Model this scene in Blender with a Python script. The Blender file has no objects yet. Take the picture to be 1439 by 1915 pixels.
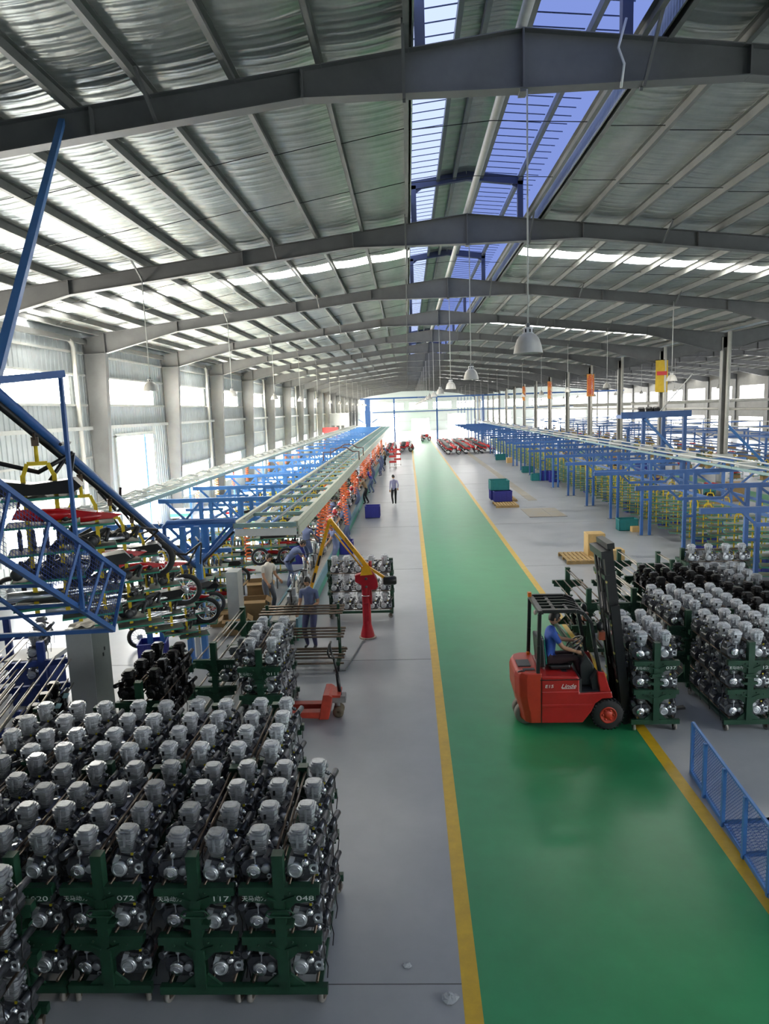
import bpy, math, random
from mathutils import Vector, Matrix
random.seed(7)
PI = math.pi
SC = bpy.context.scene
COL = SC.collection

# ------------------------------------------------------------------ camera
cam_d = bpy.data.cameras.new('camera'); cam = bpy.data.objects.new('camera', cam_d); COL.objects.link(cam)
cam_d.sensor_fit = 'HORIZONTAL'; cam_d.sensor_width = 36.0; cam_d.lens = 36.0 * 1293.0 / 1439.0
cam_d.clip_start = 0.05; cam_d.clip_end = 600
_r = Vector((0.99886736, 0.03333831, -0.03394933)); _u = Vector((0.02868735, 0.14728142, 0.98867852)); _f = Vector((-0.03796098, 0.98853262, -0.14615822))
cam.matrix_world = Matrix(((_r.x, _u.x, -_f.x, 0), (_r.y, _u.y, -_f.y, 0), (_r.z, _u.z, -_f.z, 5.5), (0, 0, 0, 1)))
SC.camera = cam
# ------------------------------------------------------------------ world, exposure
W = bpy.data.worlds.new('sky'); SC.world = W; W.use_nodes = True
W.node_tree.nodes['Background'].inputs[0].default_value = (0.93, 0.96, 1.0, 1)
W.node_tree.nodes['Background'].inputs[1].default_value = 9.0
SUND = Vector((.74, -.10, -.60)).normalized()          # sun direction, from the left
def sun_stand_in(y0, y1, z0, z1):                            # area lamp added outside one left-wall opening, standing in for the sun
    d = bpy.data.lights.new('sun_area_lamp', 'AREA'); d.shape = 'RECTANGLE'; d.size = (y1 - y0); d.size_y = (z1 - z0) * .78; d.color = (1.0, .90, .74)
    d.spread = math.radians(26.0); d.energy = 2400.0 * d.size * d.size_y
    o = bpy.data.objects.new('sun_area_lamp', d); COL.objects.link(o); o.location = Vector((-12.9, (y0 + y1) / 2, (z0 + z1) / 2)) - SUND * 2.5
    z = -SUND; x = Vector((0, 1, 0)); x = (x - z * x.dot(z)).normalized(); y = z.cross(x)
    o.matrix_world = Matrix(((x.x, y.x, z.x, o.location.x), (x.y, y.y, z.y, o.location.y), (x.z, y.z, z.z, o.location.z), (0, 0, 0, 1)))
SC.view_settings.view_transform = 'Standard'; SC.view_settings.look = 'None'; SC.view_settings.gamma = 1.0
SC.view_settings.use_curve_mapping = False
SC.view_settings.exposure = 0.82
try:
    SC.cycles.max_bounces = 4; SC.cycles.diffuse_bounces = 4; SC.cycles.glossy_bounces = 2; SC.cycles.transparent_max_bounces = 5
    SC.cycles.use_adaptive_sampling = True; SC.cycles.adaptive_threshold = 0.08
    SC.cycles.sample_clamp_indirect = 6.0; SC.cycles.caustics_reflective = False; SC.cycles.caustics_refractive = False
    SC.cycles.use_denoising = True
except Exception: pass
BAY = 8.769; OFF = 1.345
def YN(n): return OFF + n * BAY
XR = 1.67; ZR = 10.42; SL = 0.115                       # ridge, rafter top, roof slope
E_WIN, E_SKY, E_END, E_RIGHT = 24.0, 9.0, 22.0, 5.0
for _n in range(2, 16):
    if _n == 3: sun_stand_in(YN(3) + 2.45, YN(3) + 6.9, .05, 4.7)
    else: sun_stand_in(YN(_n) + 2.25, YN(_n) + 7.45, .95, 2.78)

# ------------------------------------------------------------------ materials
MATS = {}
def mat(name, col, rough=0.5, metal=0.0, var=0.0, scale=8.0, bump=0.0, bscale=40.0, emit=None, estr=0.0, alpha=1.0, coat=0.0, col2=None, stretch=None, spec=None):
    if name in MATS: return MATS[name]
    m = bpy.data.materials.new(name); m.use_nodes = True
    nt = m.node_tree; b = nt.nodes['Principled BSDF']
    b.inputs['Base Color'].default_value = (*col, 1); b.inputs['Roughness'].default_value = rough; b.inputs['Metallic'].default_value = metal
    if coat: b.inputs['Coat Weight'].default_value = coat; b.inputs['Coat Roughness'].default_value = 0.12
    if spec is not None: b.inputs['Specular IOR Level'].default_value = spec
    if alpha < 1: b.inputs['Alpha'].default_value = alpha
    if emit: b.inputs['Emission Color'].default_value = (*emit, 1); b.inputs['Emission Strength'].default_value = estr
    if var or col2 or bump:
        tc = nt.nodes.new('ShaderNodeTexCoord'); mp = nt.nodes.new('ShaderNodeMapping'); nt.links.new(tc.outputs['Object'], mp.inputs[0])
        if stretch: mp.inputs['Scale'].default_value = stretch
    if var or col2:
        n = nt.nodes.new('ShaderNodeTexNoise'); n.inputs['Scale'].default_value = scale; n.inputs['Detail'].default_value = 5; n.inputs['Roughness'].default_value = .65
        nt.links.new(mp.outputs[0], n.inputs['Vector'])
        r = nt.nodes.new('ShaderNodeValToRGB'); nt.links.new(n.outputs['Fac'], r.inputs[0])
        r.color_ramp.elements[0].position = .3; r.color_ramp.elements[1].position = .7
        c2 = col2 or tuple(max(0, c * (1 - var)) for c in col); c1 = col if col2 else tuple(min(1, c * (1 + var)) for c in col)
        r.color_ramp.elements[0].color = (*c2, 1); r.color_ramp.elements[1].color = (*c1, 1)
        nt.links.new(r.outputs[0], b.inputs['Base Color'])
    if bump:
        n2 = nt.nodes.new('ShaderNodeTexNoise'); n2.inputs['Scale'].default_value = bscale; n2.inputs['Detail'].default_value = 3
        nt.links.new(mp.outputs[0], n2.inputs['Vector'])
        bp = nt.nodes.new('ShaderNodeBump'); bp.inputs['Strength'].default_value = bump; bp.inputs['Distance'].default_value = .02
        nt.links.new(n2.outputs['Fac'], bp.inputs['Height']); nt.links.new(bp.outputs[0], b.inputs['Normal'])
    MATS[name] = m; return m
def emis(name, col, s):
    m = bpy.data.materials.new(name); m.use_nodes = True; nt = m.node_tree
    nt.nodes.remove(nt.nodes['Principled BSDF']); e = nt.nodes.new('ShaderNodeEmission')
    e.inputs[0].default_value = (*col, 1); e.inputs[1].default_value = s
    nt.links.new(e.outputs[0], nt.nodes['Material Output'].inputs[0]); MATS[name] = m; return m
M_FLOOR = mat('floor_grey', (0.385, 0.405, 0.43), .30, 0, scale=.9, col2=(0.325, 0.345, 0.37), bump=.06, bscale=5, spec=.5)
M_GREEN = mat('lane_green', (0.036, 0.31, 0.125), .33, 0, scale=1.3, col2=(0.028, 0.26, 0.10))
M_GREENP = mat('lane_sunlit_green', (0.36, 0.44, 0.38), .4, 0, var=.08, scale=2)  # lane green paled to carry the sun glare and mute its bounce
M_YELLOW = mat('line_yellow', (0.72, 0.47, 0.02), .35, 0, scale=5, col2=(0.58, 0.36, 0.02), bump=.08, bscale=6)
M_JOINT = mat('joint_dark', (0.10, 0.10, 0.10), .7)
M_STEEL = mat('frame_grey_paint', (0.135, 0.138, 0.138), .5, .0, var=.12, scale=2)
M_PURLIN = mat('purlin_grey', (0.20, 0.205, 0.195), .5, .1, var=.15, scale=2)
M_FOIL = mat('insulation_foil', (0.60, 0.62, 0.585), .34, .62, scale=1.6, col2=(0.40, 0.44, 0.42), bump=.35, bscale=9, stretch=(1, .35, 1))
_nt = M_FOIL.node_tree                      # fine crosswise ribs of the lining
_w = _nt.nodes.new('ShaderNodeTexWave'); _w.wave_type = 'BANDS'; _w.bands_direction = 'Y'; _w.inputs['Scale'].default_value = 3.2; _w.inputs['Distortion'].default_value = 1.2; _w.inputs['Detail'].default_value = 1.0
_tc = _nt.nodes.new('ShaderNodeTexCoord'); _nt.links.new(_tc.outputs['Object'], _w.inputs['Vector'])
_b2 = _nt.nodes.new('ShaderNodeBump'); _b2.inputs['Strength'].default_value = .35; _b2.inputs['Distance'].default_value = .012; _nt.links.new(_w.outputs['Fac'], _b2.inputs['Height'])
_b1 = [n for n in _nt.nodes if n.type == 'BUMP' and n != _b2][0]; _nt.links.new(_b1.outputs[0], _b2.inputs['Normal']); _nt.links.new(_b2.outputs[0], _nt.nodes['Principled BSDF'].inputs['Normal'])
M_SHEETR = mat('side_hall_wall', (0.36, 0.35, 0.32), .6, 0, var=.1, scale=1.2)
M_STEELL = mat('column_sunlit_grey', (0.34, 0.34, 0.32), .5, 0, var=.1, scale=2)  # frame grey lightened, sunlight on the right columns put into the colour
M_SHEET = mat('wall_sheet', (0.52, 0.56, 0.57), .5, .05, var=.10, scale=1.2)
M_TRIM = mat('pale_steel', (0.55, 0.56, 0.53), .45, 0, var=.1, scale=3)
M_PIPE = mat('cream_pipe', (0.66, 0.64, 0.58), .4, 0, var=.06)
M_WIN = emis('bright_window', (1.0, 0.94, 0.83), E_WIN)
M_WINE = emis('bright_end_window', (1.0, 0.98, 0.94), E_END)
M_WINB = emis('added_back_pane', (0.75, 0.86, 1.0), 2.5)
M_WINR = emis('bright_right_window', (0.97, 0.98, 1.0), E_RIGHT)
M_SKYL = emis('bright_skylight', (1.0, 0.97, 0.90), E_SKY)
M_MON = emis('blue_skylight', (0.13, 0.18, 0.42), 1.0)
M_MON2 = emis('pale_blue_skylight', (0.40, 0.48, 0.74), 1.0)
M_PANE = mat('clear_pane', (0.9, 0.95, 0.95), .1, 0, alpha=.06)
M_RIB = mat('skylight_rib', (0.05, 0.07, 0.16), .5)
M_BLUE = mat('blue_paint', (0.040, 0.125, 0.36), .42, 0, var=.12, scale=3)
M_BLUEL = mat('light_blue_paint', (0.07, 0.22, 0.55), .4, 0, var=.1, scale=3)
M_DBLUE = mat('dark_blue_paint', (0.02, 0.05, 0.25), .45, 0, var=.2)
M_TEAL = mat('teal_steel', (0.28, 0.42, 0.42), .45, 0, var=.1)
M_CREAM = mat('cream_steel', (0.50, 0.52, 0.42), .45, 0, var=.12)
M_WHITE = mat('white_paint', (0.80, 0.80, 0.77), .5, 0, var=.04)
M_YEL = mat('hanger_yellow', (0.78, 0.56, 0.02), .4, 0, var=.12, scale=6)
M_ORANGEY = mat('crane_yellow', (0.80, 0.40, 0.015), .35, 0, var=.1)
M_TRAYG = mat('tray_green', (0.03, 0.27, 0.17), .5, 0, var=.15)
M_TRAYW = mat('tray_mat', (0.17, 0.185, 0.15), .6, 0, var=.25, scale=5)
M_CART = mat('cart_green', (0.013, 0.056, 0.030), .4, 0, var=.25, scale=6)
M_ROD = mat('rusty_rod', (0.13, 0.095, 0.07), .35, .7, var=.4, scale=5)
M_RODS = mat('steel_rod', (0.42, 0.38, 0.33), .3, .85, var=.2, scale=5)
M_BLACK = mat('black_paint', (0.012, 0.012, 0.013), .32, 0)
M_RUB = mat('rubber', (0.02, 0.02, 0.021), .75, 0, var=.2)
M_RUBG = mat('grey_wheel', (0.25, 0.23, 0.21), .7, 0, var=.15)
M_ALU = mat('engine_alloy', (0.60, 0.62, 0.65), .28, .6, var=.18, scale=14)
M_ALUD = mat('dark_alloy', (0.11, 0.115, 0.13), .28, .6, var=.35, scale=12)
M_CHROME = mat('bright_cover', (0.86, 0.87, 0.89), .2, .9)
M_FIN = mat('cylinder_alloy', (0.36, 0.375, 0.40), .28, .4, var=.25, scale=20)
M_BAG = mat('plastic_wrap', (0.62, 0.66, 0.72), .16, 0, var=.25, scale=14, bump=.8, bscale=30, alpha=.26)
M_FINL = mat('cylinder_alloy_lit', (0.66, 0.68, 0.71), .28, .3, var=.25, scale=20)  # cylinder alloy copy with brighter light and wrap put into its colour
M_EBLK = mat('engine_black', (0.016, 0.015, 0.016), .3, .4, var=.3)
M_TAGY = mat('yellow_tag', (0.75, 0.62, 0.03), .5)
M_TAGW = mat('paper_white', (0.75, 0.77, 0.76), .6, var=.1)
M_LETTER = mat('white_lettering', (0.80, 0.82, 0.80), .5)
M_RED = mat('forklift_red', (0.50, 0.018, 0.018), .3, 0, scale=2.2, col2=(0.40, 0.014, 0.014), coat=.35)
M_REDO = mat('counterweight_red', (0.56, 0.05, 0.022), .38, 0, scale=3, col2=(0.45, 0.035, 0.02))
M_REDC = mat('crane_red', (0.40, 0.008, 0.02), .3, 0, var=.12, coat=.2)
M_REDM = mat('motor_red', (0.55, 0.012, 0.015), .22, 0, coat=.5)
M_REDP = mat('jack_red', (0.50, 0.055, 0.03), .45, 0, var=.2, scale=6)
M_DGREY = mat('dark_grey_plastic', (0.045, 0.047, 0.05), .5, 0, var=.1)
M_GREYP = mat('grey_plastic', (0.20, 0.21, 0.21), .55, 0, var=.15)
M_LAMP = mat('lamp_white', (0.70, 0.69, 0.65), .38, .1, scale=4, col2=(0.60, 0.57, 0.51))
M_CARD = mat('cardboard', (0.40, 0.255, 0.115), .75, 0, var=.12, scale=4)
M_CARDL = mat('cardboard_light', (0.58, 0.40, 0.17), .7, 0, var=.08)
M_WOOD = mat('pallet_wood', (0.46, 0.31, 0.13), .7, 0, var=.22, scale=6)
M_CRB = mat('crate_blue', (0.035, 0.04, 0.30), .45, 0, var=.12)
M_CRT = mat('crate_teal', (0.02, 0.21, 0.22), .45, 0, var=.12)
M_ORANGE = mat('hose_orange', (0.80, 0.16, 0.025), .4, 0)
M_BANY = mat('banner_yellow', (0.70, 0.46, 0.035), .7, 0, var=.08, scale=3)
M_BANO = mat('banner_orange', (0.80, 0.33, 0.07), .7, 0, var=.06)
M_BANR = mat('banner_red', (0.66, 0.06, 0.06), .7)
M_SKIN = mat('skin', (0.50, 0.27, 0.16), .55, 0)
M_HAIR = mat('hair', (0.012, 0.010, 0.010), .5, 0)
M_UNI = mat('uniform_blue', (0.13, 0.165, 0.30), .8, 0, var=.15, scale=9)
M_UNID = mat('uniform_navy', (0.055, 0.06, 0.14), .8, 0, var=.15, scale=9)
M_POLO = mat('polo_blue', (0.045, 0.12, 0.50), .75, 0, var=.1, scale=9)
M_TSH = mat('tshirt_white', (0.72, 0.69, 0.62), .8, 0, var=.06, scale=9)
M_LILAC = mat('shirt_lilac', (0.30, 0.29, 0.46), .75, 0, var=.12, scale=9)
M_TAN = mat('shirt_tan', (0.28, 0.19, 0.11), .8, 0, var=.2, scale=9)
M_PANT = mat('trousers_black', (0.012, 0.012, 0.015), .8, 0)
M_PANTB = mat('trousers_maroon', (0.035, 0.016, 0.018), .8, 0)
M_JEAN = mat('trousers_grey', (0.16, 0.18, 0.22), .8, 0, var=.15)
M_SHOE = mat('shoe', (0.02, 0.018, 0.018), .5)
M_EYE = mat('eye_dark', (0.01, 0.008, 0.008), .3)
M_LIP = mat('lip', (0.33, 0.12, 0.09), .5)
M_GLASS = mat('lens_glass', (0.6, 0.62, 0.6), .1, 0)

# ------------------------------------------------------------------ mesh builder
class MB:
    def __init__(s): s.v = []; s.f = []; s.sm = []
    def add(s, vs, fs, smooth=False):
        o = len(s.v); s.v += [tuple(v) for v in vs]
        for f in fs: s.f.append(tuple(i + o for i in f)); s.sm.append(smooth)
        return s
    def box(s, c, d, rot=None):
        hx, hy, hz = d[0] / 2, d[1] / 2, d[2] / 2; c = Vector(c)
        vs = [Vector((x * hx, y * hy, z * hz)) for z in (-1, 1) for y in (-1, 1) for x in (-1, 1)]
        if rot is not None: vs = [rot @ v for v in vs]
        return s.add([v + c for v in vs], [(0, 2, 3, 1), (4, 5, 7, 6), (0, 1, 5, 4), (2, 6, 7, 3), (0, 4, 6, 2), (1, 3, 7, 5)])
    def bb(s, x0, x1, y0, y1, z0, z1): return s.box(((x0 + x1) / 2, (y0 + y1) / 2, (z0 + z1) / 2), (abs(x1 - x0), abs(y1 - y0), abs(z1 - z0)))
    def bar(s, p, q, w, h=None, up=(0, 0, 1)):
        p = Vector(p); q = Vector(q); h = h or w; d = q - p; L = d.length
        if L < 1e-6: return s
        y = d / L; u = Vector(up)
        if abs(y.dot(u)) > .98: u = Vector((1, 0, 0)) if abs(y.x) < .9 else Vector((0, 1, 0))
        x = y.cross(u).normalized(); z = x.cross(y)
        R = Matrix((x, y, z)).transposed()
        return s.box((p + q) / 2, (w, L, h), R)
    def tube(s, p, q, r, n=8, r2=None, cap=True, smooth=True):
        return s.path([p, q], r, n, r2=r2, cap=cap)
    def path(s, pts, r, n=6, r2=None, cap=True, closed=False):
        P = [Vector(p) for p in pts]; k = len(P); rings = []; prev = None
        for i in range(k):
            a = P[i - 1] if (i > 0 or closed) else P[i]; b = P[(i + 1) % k] if (i < k - 1 or closed) else P[i]
            t = (b - a).normalized() if (b - a).length > 1e-9 else Vector((0, 0, 1))
            if prev is None:
                u = Vector((0, 0, 1)) if abs(t.z) < .9 else Vector((1, 0, 0)); x = t.cross(u).normalized()
            else:
                x = prev - t * prev.dot(t); x = x.normalized() if x.length > 1e-6 else t.orthogonal().normalized()
            prev = x; y = t.cross(x)
            rr = r if r2 is None else r + (r2 - r) * i / (k - 1)
            if isinstance(r, (list, tuple)): rr = r[i]
            rings.append([P[i] + (x * math.cos(2 * PI * j / n) + y * math.sin(2 * PI * j / n)) * rr for j in range(n)])
        vs = [v for R in rings for v in R]; fs = []
        for i in range(k if closed else k - 1):
            i2 = (i + 1) % k
            for j in range(n): j2 = (j + 1) % n; fs.append((i * n + j, i * n + j2, i2 * n + j2, i2 * n + j))
        o = len(s.v); s.add(vs, fs, True)
        if cap and not closed:
            s.f.append(tuple(o + j for j in reversed(range(n)))); s.sm.append(False)
            s.f.append(tuple(o + (k - 1) * n + j for j in range(n))); s.sm.append(False)
        return s
    def lathe(s, prof, n=16, loc=(0, 0, 0), axis='Z', smooth=True):
        vs = []; fs = []; L = Vector(loc)
        for (r, z) in prof:
            for j in range(n):
                a = 2 * PI * j / n; x, y = r * math.cos(a), r * math.sin(a)
                p = {'Z': (x, y, z), 'Y': (x, z, y), 'X': (z, x, y)}[axis]; vs.append(L + Vector(p))
        for i in range(len(prof) - 1):
            for j in range(n):
                j2 = (j + 1) % n; q = (i * n + j, i * n + j2, (i + 1) * n + j2, (i + 1) * n + j)
                fs.append(q if axis != 'Y' else q[::-1])
        return s.add(vs, fs, smooth)
    def disc(s, c, r, t, axis='Y', n=16, bev=.2):   # closed coin
        b = min(r, t) * bev; h = t / 2
        return s.lathe([(0.0001, -h), (r - b, -h), (r, -h + b), (r, h - b), (r - b, h), (0.0001, h)], n, c, axis)
    def prism(s, poly, a, b, axis='Y'):             # polygon in the plane normal to axis, from a to b
        k = len(poly); vs = []
        for h in (a, b):
            for (x, z) in poly: vs.append({'Y': (x, h, z), 'X': (h, x, z), 'Z': (x, z, h)}[axis])
        fs = [tuple(range(k)), tuple(reversed(range(k, 2 * k)))] + [(i, i + k, (i + 1) % k + k, (i + 1) % k) for i in range(k)]
        return s.add(vs, fs)
    def ball(s, c, r, n=10, m=7, sc=(1, 1, 1)):
        prof = [(max(1e-4, math.sin(PI * i / m)), -math.cos(PI * i / m)) for i in range(m + 1)]
        t = MB().lathe(prof, n)
        return s.add([Vector(c) + Vector((v[0] * r * sc[0], v[1] * r * sc[1], v[2] * r * sc[2])) for v in t.v], t.f, True)
    def torus(s, c, R, r, axis='Y', n=20, m=8):
        pts = []
        for i in range(n):
            a = 2 * PI * i / n; x, y = R * math.cos(a), R * math.sin(a)
            pts.append(Vector(c) + Vector({'Z': (x, y, 0), 'Y': (x, 0, y), 'X': (0, x, y)}[axis]))
        return s.path(pts, r, m, closed=True)
    def xf(s, M):
        s.v = [tuple(M @ Vector(v)) for v in s.v]; return s
    def join(s, o): return s.add(o.v, o.f, False)
    def mesh(s, name, m=None):
        me = bpy.data.meshes.new(name); me.from_pydata(s.v, [], s.f)
        me.polygons.foreach_set('use_smooth', s.sm[:len(me.polygons)]) if len(s.sm) == len(me.polygons) else None
        me.validate(); me.update()
        if m: me.materials.append(m)
        return me
    def build(s, name, m, parent=None, bevel=0):
        o = obj(name, s.mesh(name, m), parent)
        if bevel:
            b = o.modifiers.new('bevel', 'BEVEL'); b.width = bevel; b.segments = 2; b.limit_method = 'ANGLE'; b.angle_limit = .6
        return o
def obj(name, me, parent=None, loc=None, rot=None):
    o = bpy.data.objects.new(name, me); COL.objects.link(o)
    if parent is not None: o.parent = parent
    if loc is not None: o.location = loc
    if rot is not None: o.rotation_euler = rot
    return o
def tag(o, label=None, cat=None, group=None, kind=None):
    if label: o['label'] = label
    if cat: o['category'] = cat
    if group: o['group'] = group
    if kind: o['kind'] = kind
    return o
def thing(name, label, cat, loc=(0, 0, 0), rz=0, group=None):
    o = obj(name, None, None, loc, (0, 0, rz)); o.empty_display_size = .2
    return tag(o, label, cat, group)
def struct(name, mb, m, label=None):
    o = mb.build(name, m); tag(o, label, None, None, 'structure'); return o
KIDS = {}
def kids(o):
    return [c for c in COL.objects if c.parent == o]
def proto_tree(root):
    return (root, [(c, [(g, []) for g in c.children]) for c in root.children])
def copy_tree(tree, loc, rz=0, label=None, group=None, parent=None, rot=None, scale=None, skip=()):
    src, ch = tree
    c = src.copy(); COL.objects.link(c)
    if parent is None:
        c.location = loc; c.rotation_euler = rot if rot is not None else (0, 0, rz)
        if scale: c.scale = scale
        if label: c['label'] = label
        if group: c['group'] = group
    else: c.parent = parent
    for t in ch:
        if t[0].name.split('.')[0] in skip: continue
        copy_tree(t, None, parent=c)
    return c
def drop(tree):
    for t in tree[1]: drop(t)
    bpy.data.objects.remove(tree[0])
TMP = bpy.data.scenes.new('workshop')
def eval_mesh(o):          # o is linked only to the small side scene, so evaluating it is quick
    TMP.collection.objects.link(o); vl = TMP.view_layers[0]; vl.update(); dg = vl.depsgraph; dg.update()
    me = bpy.data.meshes.new_from_object(o.evaluated_get(dg)); bpy.data.objects.remove(o); return me
ORD = ['first', 'second', 'third', 'fourth', 'fifth', 'sixth', 'seventh', 'eighth', 'ninth', 'tenth', 'eleventh', 'twelfth', 'thirteenth', 'fourteenth', 'fifteenth', 'sixteenth', 'seventeenth', 'eighteenth', 'nineteenth', 'twentieth', 'twenty-first', 'twenty-second', 'twenty-third', 'twenty-fourth', 'twenty-fifth', 'twenty-sixth', 'twenty-seventh', 'twenty-eighth', 'twenty-ninth', 'thirtieth']
_tens = {3: 'thirty', 4: 'forty', 5: 'fifty', 6: 'sixty', 7: 'seventy', 8: 'eighty', 9: 'ninety'}
def nth(i):
    if i < 30: return ORD[i]
    t, u = divmod(i + 1, 10)
    return _tens[t][:-1] + 'ieth' if u == 0 else _tens[t] + '-' + ORD[u - 1]
def text_mesh(s, size, name='lettering', ext=.002, shear=0.0):
    cu = bpy.data.curves.new(name, 'FONT'); cu.body = s; cu.size = size; cu.extrude = ext; cu.align_x = 'CENTER'; cu.align_y = 'CENTER'; cu.shear = shear; cu.resolution_u = 3
    o = bpy.data.objects.new(name, cu); me = eval_mesh(o); me.materials.clear(); me.materials.append(M_LETTER); return me
# ================================================================== SETTING
XW = -12.9; XV = 16.15; XR2 = 30.63; XW2 = 45.1; Y0 = -7.42; Y1 = YN(20)
NB = range(-1, 20)
def rz(X):                       # rafter top height at X
    if X <= XV: return ZR - SL * abs(X - XR)
    return ZR - SL * abs(X - XR2)
floor = struct('floor', MB().prism([(XW - .3, -.2), (XW2 + .3, -.2), (XW2 + .3, 0), (3.90, 0), (3.90, -.03), (.36, -.03), (.36, 0), (XW - .3, 0)], Y0 - .3, Y1 + .3, 'Y'), M_FLOOR)
gl_ = MB().bb(.53, 3.72, 0, BAY, -.03, .0).mesh('green_lane', M_GREEN); yl_ = [MB().bb(x0, x1, 0, BAY, -.03, .001).mesh('yellow_line', M_YELLOW) for x0, x1 in ((.36, .53), (3.72, 3.90))]
for n in range(-1, 20):
    obj('green_lane', gl_, floor, (0, YN(n), 0))
    for m_ in yl_: obj('yellow_line', m_, floor, (0, YN(n), 0))
MB().bb(-11.4, -10.1, 30, Y1 - 8, 0, .004).build('green_lane', M_GREENP, floor)
for x0, x1 in ((-10.1, -9.98), (-11.52, -11.4)): MB().bb(x0, x1, 30, Y1 - 8, 0, .005).build('yellow_line', M_YELLOW, floor)
MB().bb(18.2, 20.2, 14, Y1 - 6, 0, .004).build('green_lane', M_GREEN, floor)
jm = MB().bb(XW, .36, -.004, .004, 0, .0035).mesh('floor_joint', M_JOINT); jm2 = MB().bb(3.9, XV, -.004, .004, 0, .0035).mesh('floor_joint', M_JOINT)
for k in range(-1, 14):
    obj('floor_joint', jm, floor, (0, OFF + k * BAY + 4.6, 0)); obj('floor_joint', jm2, floor, (0, OFF + k * BAY + 4.6, 0))
# trench cover plates and hatch plates let into the floor on the right
M_HATCH = mat('hatch_plate', (0.40, 0.34, 0.23), .5, .2, scale=2.2, col2=(0.36, 0.355, 0.34))
y = 40.1; k = 0
while y < 95:
    L = 2.1 + .5 * ((k * 7) % 5) / 5
    MB().bb(6.84, 7.36, y, y + L - .06, 0, .012 + .004 * (k % 2)).build('trench_plate', M_HATCH, floor); y += L; k += 1
MB().bb(5.88, 6.95, 34.0, 36.9, 0, .012).build('hatch_plate', M_HATCH, floor); MB().bb(6.98, 7.7, 34.0, 36.9, 0, .012).build('hatch_plate', M_HATCH, floor)
MB().bb(5.95, 7.3, 37.3, 40.0, 0, .008).build('hatch_plate', M_FLOOR, floor)
MB().bb(5.86, 7.72, 33.96, 33.99, 0, .014).build('floor_joint', M_JOINT, floor)

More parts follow.
